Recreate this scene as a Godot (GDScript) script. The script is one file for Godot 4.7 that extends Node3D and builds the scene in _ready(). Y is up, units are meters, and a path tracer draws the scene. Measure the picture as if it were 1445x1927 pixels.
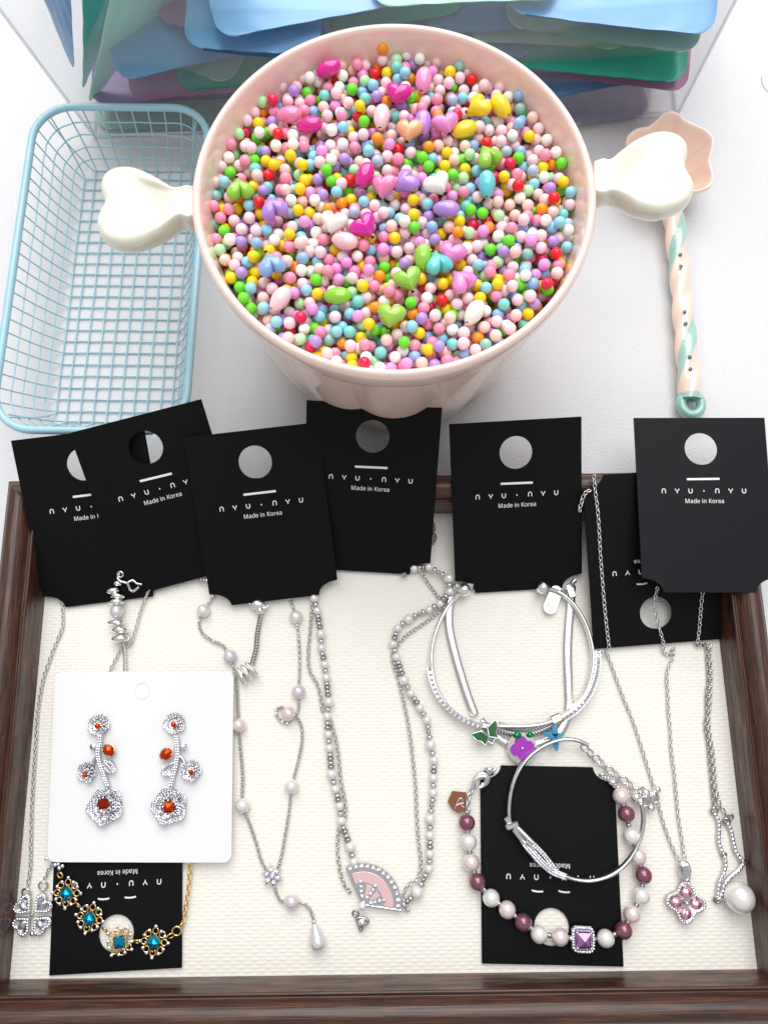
extends Node3D
# A table-top still life: jewellery on backing cards in a wooden tray, a pink bowl of beads, a wire basket, a ceramic spoon and a clear box of pouches.
# All shapes are given in millimetres (y up, table top at y = 0) and scaled to metres when a mesh is made.
const MM := 0.001
var org := {}
var used := {}
var M := {}
var U := {}
var rng := RandomNumberGenerator.new()


class MB:
	var v := PackedVector3Array()
	var n := PackedVector3Array()
	var c := PackedColorArray()
	var uv := PackedVector2Array()
	var idx := PackedInt32Array()
	var tint := Color(1, 1, 1)

	func add(p: Vector3, m: Vector3, t := Vector2.ZERO) -> int:
		v.append(p)
		n.append(m)
		c.append(tint)
		uv.append(t)
		return v.size() - 1

	func tri(a: int, b: int, d: int) -> void:  # wound clockwise as seen from where its normals point
		var f := (v[b] - v[a]).cross(v[d] - v[a])
		if f.dot(n[a] + n[b] + n[d]) > 0.0:
			idx.append_array([a, d, b])
		else:
			idx.append_array([a, b, d])

	func flat(a: Vector3, b: Vector3, d: Vector3, inside: Vector3) -> void:
		var f := (b - a).cross(d - a)
		if f.length_squared() < 1e-14:
			return
		f = f.normalized()
		if f.dot((a + b + d) / 3.0 - inside) < 0.0:
			f = -f
		var k := add(a, f)
		add(b, f)
		add(d, f)
		tri(k, k + 1, k + 2)

	func quad(a: Vector3, b: Vector3, d: Vector3, e: Vector3, inside: Vector3) -> void:
		flat(a, b, d, inside)
		flat(a, d, e, inside)

	# a sheet of nu x nv points with smooth normals; s turns the normal round
	func grid(nu: int, nv: int, f: Callable, wrap_u := false, wrap_v := false, s := 1.0, paint = null, uvs := Vector2.ONE) -> void:
		var base := v.size()
		var p := PackedVector3Array()
		p.resize(nu * nv)
		for i in nu:
			for j in nv:
				p[i * nv + j] = f.call(i, j)
		var m := PackedVector3Array()
		m.resize(nu * nv)
		var mu := nu if wrap_u else nu - 1
		var mv := nv if wrap_v else nv - 1
		var quads := PackedInt32Array()
		for i in mu:
			for j in mv:
				var a := i * nv + j
				var b := ((i + 1) % nu) * nv + j
				var d := ((i + 1) % nu) * nv + (j + 1) % nv
				var e := i * nv + (j + 1) % nv
				var q := (p[d] - p[a]).cross(p[e] - p[b]) * s
				m[a] += q
				m[b] += q
				m[d] += q
				m[e] += q
				quads.append_array([a, b, d, e])
		for i in nu:
			for j in nv:
				if paint != null:
					tint = paint.call(i, j)
				add(p[i * nv + j], m[i * nv + j].normalized(), Vector2(float(i) / maxf(1, nu - 1), float(j) / maxf(1, nv - 1)) * uvs)
		tint = Color(1, 1, 1)
		for k in range(0, quads.size(), 4):
			if s > 0.0:
				idx.append_array([base + quads[k], base + quads[k + 2], base + quads[k + 1], base + quads[k], base + quads[k + 3], base + quads[k + 2]])
			else:
				idx.append_array([base + quads[k], base + quads[k + 1], base + quads[k + 2], base + quads[k], base + quads[k + 2], base + quads[k + 3]])

	func ball(o: Vector3, r: float, nu := 12, nv := 8, b := Basis.IDENTITY) -> void:
		var base := v.size()
		for j in nv + 1:
			var th := PI * j / nv
			for i in nu:
				var ph := TAU * i / nu
				var q := Vector3(sin(th) * cos(ph), cos(th), sin(th) * sin(ph))
				add(o + b * (q * r), (b.inverse().transposed() * q).normalized())
		for j in nv:
			for i in nu:
				var a := base + j * nu + i
				var d := base + j * nu + (i + 1) % nu
				if j > 0:
					tri(a, d, a + nu)
				if j < nv - 1:
					tri(d, d + nu, a + nu)

	func tube(path: Array, r, k := 8, closed := false, squash := 1.0, up := Vector3.UP, caps := true) -> void:
		var count := path.size()
		var base := v.size()
		var side := Vector3.ZERO
		for i in count:
			var t: Vector3
			if closed:
				t = (path[(i + 1) % count] - path[(i + count - 1) % count]).normalized()
			else:
				t = (path[mini(i + 1, count - 1)] - path[maxi(i - 1, 0)]).normalized()
			var s2 := up.cross(t)
			if s2.length() > 0.05:
				side = s2.normalized()
			elif side == Vector3.ZERO:
				side = Vector3.RIGHT.cross(t).normalized()
			side = (side - t * side.dot(t)).normalized()
			var w := t.cross(side).normalized()
			var rr: float = r[i] if r is Array else r
			for j in k:
				var a: float = TAU * j / k
				var nn := side * cos(a) / squash + w * sin(a)
				add(path[i] + (side * cos(a) * squash + w * sin(a)) * rr, nn.normalized())
		for i in (count if closed else count - 1):
			for j in k:
				var a := base + i * k + j
				var b := base + i * k + (j + 1) % k
				var d := base + ((i + 1) % count) * k + j
				var e := base + ((i + 1) % count) * k + (j + 1) % k
				tri(a, b, d)
				tri(b, e, d)
		if not closed and caps:
			for at in [0, count - 1]:
				var nn: Vector3 = (path[at] - path[1 if at == 0 else count - 2]).normalized()
				var o := add(path[at], nn)
				for j in k:
					add(v[base + at * k + j], nn)
				for j in k:
					tri(o, o + 1 + j, o + 1 + (j + 1) % k)

	# an oval ring in the x-y plane of x
	func ring(x: Transform3D, a: float, b: float, r: float, k := 12, m := 5) -> void:
		var base := v.size()
		for i in k:
			var t: float = TAU * i / k
			var o := Vector3(a * cos(t), b * sin(t), 0)
			var out := Vector3(b * cos(t), a * sin(t), 0).normalized()
			for j in m:
				var h: float = TAU * j / m
				var nn := x.basis * (out * cos(h) + Vector3(0, 0, 1) * sin(h))
				add(x * o + nn * r, nn)
		for i in k:
			for j in m:
				var p := base + i * m + j
				var q := base + i * m + (j + 1) % m
				var s := base + ((i + 1) % k) * m + j
				var t := base + ((i + 1) % k) * m + (j + 1) % m
				tri(p, q, s)
				tri(q, t, s)

	# a cut stone: n sides, crown up along y of x
	func gem(x: Transform3D, w: float, d: float, h: float, k := 8, turn := 0.0) -> void:
		var o := x.origin
		var rows := []
		for row in [[0.6, 0.42, 0.0], [0.86, 0.25, 0.5 if k > 4 else 0.0], [1.0, 0.05, 0.0], [1.0, -0.05, 0.0], [0.45, -0.45, 0.5 if k > 4 else 0.0]]:
			var pts := []
			for i in k:
				var a: float = TAU * (i + row[2]) / k + turn
				var q: float = row[0] * (1.0 if k > 4 else 1.3)
				pts.append(x * Vector3(cos(a) * q * w / 2, row[1] * h, sin(a) * q * d / 2))
			rows.append(pts)
		for r in 4:
			for i in k:
				quad(rows[r][i], rows[r][(i + 1) % k], rows[r + 1][(i + 1) % k], rows[r + 1][i], o)
		for i in k:
			flat(rows[0][i], rows[0][(i + 1) % k], x * Vector3(0, 0.66 * h, 0), o)
			flat(rows[4][i], rows[4][(i + 1) % k], x * Vector3(0, -0.6 * h, 0), o)

	func box(x: Transform3D, s: Vector3, bevel := 0.0) -> void:
		var h := s / 2.0
		var q := h - Vector3.ONE * bevel
		for ax in 3:
			for sg in [-1.0, 1.0]:
				var a := Vector3.ZERO
				a[ax] = sg
				var b := Vector3.ZERO
				b[(ax + 1) % 3] = 1.0
				var d := Vector3.ZERO
				d[(ax + 2) % 3] = 1.0
				quad(x * (a * h - b * q - d * q), x * (a * h + b * q - d * q), x * (a * h + b * q + d * q), x * (a * h - b * q + d * q), x.origin)
				if bevel > 0.0:
					for sg2 in [-1.0, 1.0]:
						quad(x * (a * h + b * q * sg2 - d * q), x * (a * h + b * q * sg2 + d * q), x * (a * q + b * h * sg2 + d * q), x * (a * q + b * h * sg2 - d * q), x.origin)
		if bevel > 0.0:
			for i in 8:
				var g := Vector3(1 if i & 1 else -1, 1 if i & 2 else -1, 1 if i & 4 else -1)
				flat(x * (g * Vector3(h.x, q.y, q.z)), x * (g * Vector3(q.x, h.y, q.z)), x * (g * Vector3(q.x, q.y, h.z)), x.origin)

	# a plate: faces (simple polygons, in the x-y plane of x) between z0 and z1, walls along the loops
	func plate(x: Transform3D, faces: Array, loops: Array, z0: float, z1: float) -> void:
		for f in faces:
			var t := Geometry2D.triangulate_polygon(f)
			for z in [z0, z1]:
				var nn := (x.basis * Vector3(0, 0, 1 if z == z1 else -1)).normalized()
				var base := v.size()
				for p in f:
					add(x * Vector3(p.x, p.y, z), nn, p)
				for i in range(0, t.size(), 3):
					tri(base + t[i], base + t[i + 1], base + t[i + 2])
		for loop in loops:
			var area := 0.0
			for i in loop.size():
				area += loop[i].cross(loop[(i + 1) % loop.size()])
			for i in loop.size():
				var a: Vector2 = loop[i]
				var b: Vector2 = loop[(i + 1) % loop.size()]
				if a.distance_to(b) < 1e-5:
					continue
				var o := Vector2(b.y - a.y, a.x - b.x).normalized() * signf(area)
				if loop.size() != loops[0].size() or loop[0] != loops[0][0]:
					o = -o
				var nn := (x.basis * Vector3(o.x, o.y, 0)).normalized()
				var k := add(x * Vector3(a.x, a.y, z0), nn)
				add(x * Vector3(b.x, b.y, z0), nn)
				add(x * Vector3(b.x, b.y, z1), nn)
				add(x * Vector3(a.x, a.y, z1), nn)
				tri(k, k + 1, k + 2)
				tri(k, k + 2, k + 3)

	# a star-shaped outline swelled to a pillow: prof gives (share of the outline, height) from the top's middle to the bottom's
	func pillow(x: Transform3D, outline: Array, prof: Array, paint = null) -> void:
		var k := outline.size()
		grid(prof.size(), k, func(i, j): return x * Vector3(outline[j].x * prof[i].x, prof[i].y, outline[j].y * prof[i].x), false, true, -1.0 if _area(outline) > 0 else 1.0, paint)

	static func _area(o: Array) -> float:
		var s := 0.0
		for i in o.size():
			s += o[i].cross(o[(i + 1) % o.size()])
		return s

	func mesh(off := Vector3.ZERO) -> ArrayMesh:
		var q := PackedVector3Array()
		q.resize(v.size())
		for i in v.size():
			q[i] = (v[i] - off) * 0.001
		var a := []
		a.resize(Mesh.ARRAY_MAX)
		a[Mesh.ARRAY_VERTEX] = q
		a[Mesh.ARRAY_NORMAL] = n
		a[Mesh.ARRAY_COLOR] = c
		a[Mesh.ARRAY_TEX_UV] = uv
		a[Mesh.ARRAY_INDEX] = idx
		var m := ArrayMesh.new()
		m.add_surface_from_arrays(Mesh.PRIMITIVE_TRIANGLES, a)
		return m


func numbered(called: String) -> String:
	used[called] = used.get(called, -1) + 1
	return called if used[called] == 0 else "%s_%03d" % [called, used[called]]


func tag(o: Node3D, label: String, category := "", group := "", kind := "") -> void:
	if label:
		o.set_meta("label", label)
	if category:
		o.set_meta("category", category)
	if group:
		o.set_meta("group", group)
	if kind:
		o.set_meta("kind", kind)


func thing(called: String, label: String, category: String, at: Vector3, group := "") -> Node3D:
	var o := Node3D.new()
	o.name = numbered(called)
	add_child(o)
	o.position = at * MM
	org[o] = at
	tag(o, label, category, group)
	return o


func obj(called: String, b: MB, mat: Material, parent: Node3D = null, at := Vector3.ZERO) -> MeshInstance3D:
	var o := MeshInstance3D.new()
	var off: Vector3 = org[parent] if parent else at
	o.name = called if parent else numbered(called)
	o.mesh = b.mesh(off)
	o.material_override = mat
	if parent:
		parent.add_child(o, true)
	else:
		add_child(o)
		o.position = at * MM
	org[o] = off
	return o


func put(called: String, m: Mesh, mat: Material, x: Transform3D, parent: Node3D = null) -> MeshInstance3D:
	var o := MeshInstance3D.new()
	o.mesh = m
	o.material_override = mat
	o.name = called if parent else numbered(called)
	if parent:
		parent.add_child(o, true)
	else:
		add_child(o)
	o.transform = Transform3D(x.basis, (x.origin - (org[parent] if parent else Vector3.ZERO)) * MM)
	return o


func at_scale(p: Vector3, s: float) -> Transform3D:
	return Transform3D(Basis.from_scale(Vector3.ONE * s), p)


func mat(called: String, col: Color, rough := 0.5, metal := 0.0, coat := 0.0) -> StandardMaterial3D:
	var m := StandardMaterial3D.new()
	m.resource_name = called
	m.albedo_color = col
	m.roughness = rough
	m.metallic = metal
	if coat > 0.0:
		m.clearcoat_enabled = true
		m.clearcoat = coat
		m.clearcoat_roughness = 0.06
	M[called] = m
	return m


func smooth(p: Array, step: float, closed := false) -> Array:  # Catmull-Rom through the points, resampled evenly
	var fine := []
	var k := p.size()
	for i in (k if closed else k - 1):
		var a: Vector3 = p[(i - 1 + k) % k] if closed or i > 0 else p[0]
		var b: Vector3 = p[i]
		var d: Vector3 = p[(i + 1) % k]
		var e: Vector3 = p[(i + 2) % k] if closed or i + 2 < k else p[k - 1]
		for s in 12:
			fine.append(b.cubic_interpolate(d, a, e, s / 12.0))
	fine.append(p[0] if closed else p[k - 1])
	var total := 0.0
	for i in fine.size() - 1:
		total += fine[i].distance_to(fine[i + 1])
	var count := maxi(2, roundi(total / step))
	var out := [fine[0]]
	var want := total / count
	var run := 0.0
	var next := want
	for i in fine.size() - 1:
		var l: float = fine[i].distance_to(fine[i + 1])
		while run + l >= next - 1e-6 and out.size() < count + (0 if closed else 1) and l > 1e-9:
			out.append(fine[i].lerp(fine[i + 1], (next - run) / l))
			next += want
		run += l
	return out


func along(t: Vector3, roll := 0.0) -> Basis:  # x along t, y sideways, z up, rolled about t
	var side := Vector3.UP.cross(t)
	side = Vector3.RIGHT if side.length() < 0.05 else side.normalized()
	var up := t.cross(side).normalized()
	return Basis(t, side * cos(roll) + up * sin(roll), up * cos(roll) - side * sin(roll))


func cable(b: MB, p: Array, l := 2.0, w := 1.5, r := 0.26, roll := 0.7) -> void:
	var q := smooth(p, l * 0.74)
	for i in q.size() - 1:
		var t: Vector3 = (q[i + 1] - q[i]).normalized()
		var sg := 1.0 if i % 2 == 0 else -1.0
		b.ring(Transform3D(along(t, sg * roll + rng.randf_range(-0.15, 0.15)), (q[i] + q[i + 1]) / 2.0), l / 2.0 - r, w / 2.0 - r, r, 10, 5)


func box_chain(b: MB, p: Array, w := 1.0) -> void:
	var q := smooth(p, w * 0.95)
	for i in q.size() - 1:
		var t: Vector3 = (q[i + 1] - q[i]).normalized()
		b.box(Transform3D(along(t, (0.78 if i % 2 == 0 else 0.1) + rng.randf_range(-0.1, 0.1)), (q[i] + q[i + 1]) / 2.0), Vector3(w * 0.74, w, w), w * 0.2)


func rope(b: MB, p: Array, r := 0.8) -> void:  # plaited: three strands that wind round each other
	var q := smooth(p, 0.35)
	for k in 3:
		var s := []
		for i in q.size():
			var t: Vector3 = (q[mini(i + 1, q.size() - 1)] - q[maxi(i - 1, 0)]).normalized()
			var f := along(t)
			var a: float = i * 0.35 / 3.6 * TAU + TAU * k / 3.0
			s.append(q[i] + (f.y * cos(a) + f.z * sin(a)) * r * 0.6)
		b.tube(s, r * 0.42, 6)


func flat_chain(b: MB, p: Array, w := 3.0, h := 0.9) -> void:  # flat snake chain with chevron plates
	var q := smooth(p, 0.9)
	for sgn in [1.0, -1.0]:
		b.grid(q.size(), 7, func(i, j):
			var t: Vector3 = (q[mini(i + 1, q.size() - 1)] - q[maxi(i - 1, 0)]).normalized()
			var f := along(t)
			var u: float = (j - 3) / 3.0
			return q[i] + f.y * u * w / 2.0 + t * (1.0 - absf(u)) * 0.7 + f.z * sgn * h / 2.0 * (1.0 - pow(absf(u), 5.0) * 0.8 + (0.3 if i % 2 == 0 else -0.3)), false, false, sgn)


func circle2(r: float, k: int, o := Vector2.ZERO, from := 0.0, to := TAU) -> PackedVector2Array:
	var a := PackedVector2Array()
	for i in k:
		var t := from + (to - from) * i / (k if is_equal_approx(to - from, TAU) else k - 1)
		a.append(o + Vector2(cos(t), sin(t)) * r)
	return a


func heart2(w: float, k := 40) -> Array:  # a heart outline about its middle, lobes towards -y
	var a := []
	for i in k:
		var t: float = TAU * i / k
		a.append(Vector2(16.0 * pow(sin(t), 3), -(13.0 * cos(t) - 5.0 * cos(2 * t) - 2.0 * cos(3 * t) - cos(4 * t)) - 2.0) * w / 32.0)
	return a


func puff(h: float, rows := 7) -> Array:
	var out := []
	for i in 2 * rows + 1:
		var s := absf(i - rows) / rows  # 1 in the middle of a face, 0 on the rim
		out.append(Vector2(maxf(0.001, sqrt(1.0 - s * s)), (h / 2.0 * s) * (1.0 if i < rows else -1.0)))
	return out


func pave(b: MB, p: Vector3, r: float, up := Vector3.UP) -> void:  # one tiny claw-set stone
	var f := Basis(Quaternion(Vector3.UP, up.normalized())) if up.normalized().distance_to(Vector3.DOWN) > 0.01 else Basis.IDENTITY
	b.gem(Transform3D(f.rotated(up.normalized(), rng.randf() * TAU), p), r * 2, r * 2, r * 1.3, 6)


func noise_tex(size: Vector2i, f: Callable, colour := true) -> ImageTexture:
	var im := Image.create(size.x, size.y, false, Image.FORMAT_RGB8)
	for y in size.y:
		for x in size.x:
			var g = f.call(x, y)
			im.set_pixel(x, y, g if colour else Color(g, g, g))
	return ImageTexture.create_from_image(im)


func bump_tex(size: int, f: Callable, depth: float) -> ImageTexture:
	var im := Image.create(size, size, false, Image.FORMAT_RGB8)
	for y in size:
		for x in size:
			var g: float = f.call(x, y)
			im.set_pixel(x, y, Color(g, g, g))
	im.bump_map_to_normal_map(depth)
	return ImageTexture.create_from_image(im)


func normal_on(m: StandardMaterial3D, t: Texture2D, s: float, world_scale: Vector3) -> void:
	m.normal_enabled = true
	m.normal_texture = t
	m.normal_scale = s
	m.uv1_triplanar = true
	m.uv1_world_triplanar = true
	m.uv1_scale = world_scale


func srgb(r: float, g: float, b: float) -> Color:  # an everyday 0-255 colour
	return Color(r / 255.0, g / 255.0, b / 255.0)


func materials() -> void:
	mat("silver", Color(0.84, 0.84, 0.85), 0.2, 1.0)
	mat("dark_silver", Color(0.7, 0.69, 0.68), 0.2, 1.0)
	mat("chain_steel", Color(0.83, 0.82, 0.81), 0.2, 1.0)
	mat("bright_silver", Color(0.95, 0.95, 0.94), 0.1, 1.0)
	mat("gold", Color(0.93, 0.79, 0.52), 0.2, 1.0)
	mat("bronze", Color(0.72, 0.48, 0.36), 0.15, 1.0)
	mat("clear_stone", Color(0.9, 0.9, 0.93), 0.04, 0.9)
	mat("orange_stone", Color(0.8, 0.25, 0.04), 0.05, 0.85)
	mat("garnet_stone", Color(0.66, 0.19, 0.07), 0.05, 0.85)
	mat("blue_stone", Color(0.06, 0.58, 0.74), 0.05, 0.85)
	mat("violet_stone", Color(0.68, 0.5, 0.72), 0.05, 0.85)
	mat("pink_stone", Color(0.95, 0.7, 0.77), 0.05, 0.85)
	mat("green_stone", Color(0.05, 0.55, 0.3), 0.05, 0.8)
	mat("smoke_stone", Color(0.7, 0.69, 0.72), 0.06, 0.6, 0.6)
	mat("white_pearl", Color(0.9, 0.89, 0.88), 0.24, 0.27, 0.9)
	mat("grey_pearl", Color(0.84, 0.84, 0.85), 0.24, 0.35, 0.9)
	mat("lilac_pearl", Color(0.86, 0.82, 0.85), 0.24, 0.30, 0.9)
	mat("blush_pearl", Color(0.9, 0.83, 0.82), 0.24, 0.30, 0.9)
	mat("plum_pearl", Color(0.5, 0.29, 0.36), 0.24, 0.45, 0.9)
	mat("pink_enamel", Color(0.87, 0.71, 0.72), 0.15, 0.0, 0.8)
	mat("green_enamel", Color(0.0, 0.36, 0.14), 0.12, 0.0, 0.8)
	mat("purple_enamel", Color(0.62, 0.13, 0.68), 0.12, 0.0, 0.8)
	mat("blue_enamel", Color(0.05, 0.52, 0.68), 0.12, 0.0, 0.8)
	mat("print_silver", Color(0.9, 0.9, 0.9), 0.45)
	mat("fastener_white", Color(0.92, 0.93, 0.93), 0.4)
	var card := mat("black_card", srgb(9, 9, 11), 0.5)
	card.metallic_specular = 0.26
	var fine := FastNoiseLite.new()
	fine.seed = 4
	fine.frequency = 0.11
	fine.fractal_octaves = 3
	var grain := bump_tex(256, func(x, y): return 0.5 + 0.5 * fine.get_noise_2d(x, y), 3.0)
	normal_on(card, grain, 0.25, Vector3.ONE * 55.0)
	var painted_sheen_card := mat("painted_sheen_card", srgb(21, 20, 25), 0.5)  # same black stock, lightened so its sheen is painted into the colour
	painted_sheen_card.metallic_specular = 0.3
	normal_on(painted_sheen_card, grain, 0.25, Vector3.ONE * 55.0)
	var white := mat("white_card", srgb(232, 232, 232), 0.5)
	normal_on(white, grain, 0.12, Vector3.ONE * 40.0)
	var table := mat("table_cover", srgb(219, 219, 221), 0.55)
	normal_on(table, grain, 0.4, Vector3.ONE * 26.0)
	var pink := mat("pink_glaze", srgb(251, 220, 208), 0.22, 0.0, 0.7)
	pink.metallic_specular = 0.45
	var handle := mat("cream_glaze", Color(1, 1, 1), 0.18, 0.0, 0.8)
	handle.vertex_color_use_as_albedo = true
	var spoon := mat("spoon_glaze", Color(1, 1, 1), 0.14, 0.0, 0.9)
	spoon.vertex_color_use_as_albedo = true
	mat("spoon_dot", srgb(58, 86, 92), 0.15, 0.0, 0.9)
	mat("blue_wire", srgb(165, 208, 222), 0.35, 0.0, 0.35)
	mat("dark_thread", srgb(90, 84, 84), 0.8)
	# woven paper lining: over and under in a broken twill
	var weave := func(x, y):
		var cx := int(x) / 16
		var cy := int(y) / 16
		var u := fmod(x, 16.0) / 16.0
		var w := fmod(y, 16.0) / 16.0
		var flat_up := (cx + cy * 2) % 4 < 2
		var hgt: float
		if flat_up:
			var first := (cx + cy * 2) % 4 == 0
			hgt = (0.35 + 0.65 * sin(PI * w)) * (0.75 + 0.25 * sin(PI * (u * 0.5 + (0.0 if first else 0.5))))
		else:
			hgt = 0.75 * (0.35 + 0.65 * sin(PI * u)) * (0.9 + 0.1 * sin(PI * w))
		return hgt * 0.9 + 0.04 * fine.get_noise_2d(x * 3.0, y * 3.0)
	var lining := mat("woven_lining", srgb(240, 236, 226), 0.5)
	normal_on(lining, bump_tex(128, weave, 5.0), 0.5, Vector3.ONE * 92.0)
	# dark stained wood, grain along u
	var long := FastNoiseLite.new()
	long.seed = 9
	long.frequency = 0.02
	long.fractal_octaves = 4
	var wood_tex := noise_tex(Vector2i(512, 256), func(x, y):
		var a := 0.5 + 0.6 * long.get_noise_2d(x * 0.35, y * 5.0)
		var s := 0.5 + 0.7 * long.get_noise_2d(x * 0.9 + 900.0, y * 16.0)
		var k := clampf(a * 0.6 + s * 0.5 - 0.05, 0.0, 1.0)
		return srgb(42, 23, 16).lerp(srgb(138, 78, 51), k * k))
	var wood := mat("dark_wood", Color(1, 1, 1), 0.38, 0.0, 0.15)
	wood.albedo_texture = wood_tex
	wood.uv1_scale = Vector3(2, 1, 1)
	var ends := bump_tex(256, func(x, y): return 0.5 + 0.5 * long.get_noise_2d(x * 0.4, y * 9.0), 2.5)
	wood.normal_enabled = true
	wood.normal_texture = ends
	wood.normal_scale = 0.35
	var clear := mat("clear_plastic", Color(0.95, 0.96, 0.98, 0.06), 0.08)
	clear.metallic_specular = 0.35
	clear.transparency = BaseMaterial3D.TRANSPARENCY_ALPHA
	var edge := mat("plastic_edge", Color(0.92, 0.93, 0.95, 0.45), 0.3)
	edge.transparency = BaseMaterial3D.TRANSPARENCY_ALPHA


func pouch_mat(called: String, c: Color, alpha := 0.86) -> StandardMaterial3D:
	var m := mat(called, Color(c.r, c.g, c.b, alpha), 0.36, 0.12, 0.25)
	m.transparency = BaseMaterial3D.TRANSPARENCY_ALPHA
	return m


# ---------------------------------------------------------------- camera, light
func view_and_light() -> void:
	var cam := Camera3D.new()
	cam.name = "camera"
	add_child(cam)
	cam.position = Vector3(2.63, 327.0, -17.1) * MM
	cam.basis = Basis(Vector3(0.99990688, -0.00313464, 0.01328187), Vector3(0.01364676, 0.22967732, -0.97317115), Vector3(0, 0.97326179, 0.22969871)).orthonormalized()
	cam.fov = 69.38
	cam.near = 0.02
	cam.far = 6.0
	cam.current = true
	var env := Environment.new()
	env.background_mode = Environment.BG_COLOR
	env.background_color = Color(0.74, 0.74, 0.74)
	env.tonemap_mode = Environment.TONE_MAPPER_LINEAR
	env.tonemap_exposure = 1.07
	env.sdfgi_enabled = true
	env.ssao_enabled = true
	env.ssil_enabled = true
	var we := WorldEnvironment.new()
	we.name = "surroundings"
	we.environment = env
	add_child(we)
	lamp("window_light", Vector3(-0.05, 0.95, -1.2), Vector3(0.0, 0.0, -0.12), Vector2(1.4, 0.9), 1.4, Color(1.0, 0.985, 0.965))
	lamp("added_overhead_fill", Vector3(0.12, 1.4, -0.55), Vector3(0, 0, -0.12), Vector2(1.1, 1.1), 1.2, Color(0.97, 0.98, 1.0))  # unseen overhead panel, added to give an even fill


func lamp(called: String, at: Vector3, to: Vector3, size: Vector2, energy: float, c: Color) -> void:
	var l := AreaLight3D.new()
	l.name = called
	add_child(l)
	l.look_at_from_position(at, to, Vector3.UP)
	l.area_size = size
	l.light_energy = energy
	l.light_color = c
	l.shadow_enabled = true


# ---------------------------------------------------------------- table, tray, bowl, basket, box, spoon
func table_and_tray() -> void:
	var b := MB.new()
	b.box(Transform3D(Basis.IDENTITY, Vector3(0, -10, -150)), Vector3(1100, 20, 1000))
	var t := obj("table_top", b, M.table_cover, null, Vector3(0, 0, -150))
	tag(t, "white table top with a fine leather grain", "", "", "structure")
	var tray := thing("wooden_tray", "dark brown wooden tray with moulded rim and cream woven paper lining", "tray", Vector3(0, 0, 0))
	b = MB.new()
	b.box(Transform3D(Basis.IDENTITY, Vector3(0, 2.8, 0)), Vector3(291.0, 4.4, 184.0))
	obj("woven_lining", b, M.woven_lining, tray)
	var prof := [[0, 1.0], [0, 5.0], [0.4, 19.6], [0.9, 20.3], [1.6, 20.0], [2.0, 19.4], [2.6, 19.6], [3.1, 21.0], [3.9, 22.6], [5.2, 23.9], [6.8, 24.6], [8.4, 24.7], [10.0, 24.2], [11.3, 23.0], [12.2, 21.4], [12.6, 20.2], [13.4, 19.8], [13.7, 19.0], [13.8, 1.0]]
	for side in 4:
		var along_x := side < 2
		var sg := -1.0 if side % 2 == 0 else 1.0
		var hw := 145.5
		var hd := 92.0
		b = MB.new()
		var steps := 24
		b.grid(steps + 1, prof.size(), func(i, j):
			var q: float = (2.0 * i / steps - 1.0)
			if along_x:
				return Vector3(q * (hw + prof[j][0]), prof[j][1], sg * (hd + prof[j][0]))
			return Vector3(sg * (hw + prof[j][0]), prof[j][1], q * (hd + prof[j][0])), false, false, -sg if along_x else sg, null, Vector2(1.0, 0.55 + 0.13 * side))
		obj("frame_bar", b, M.dark_wood, tray)


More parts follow.
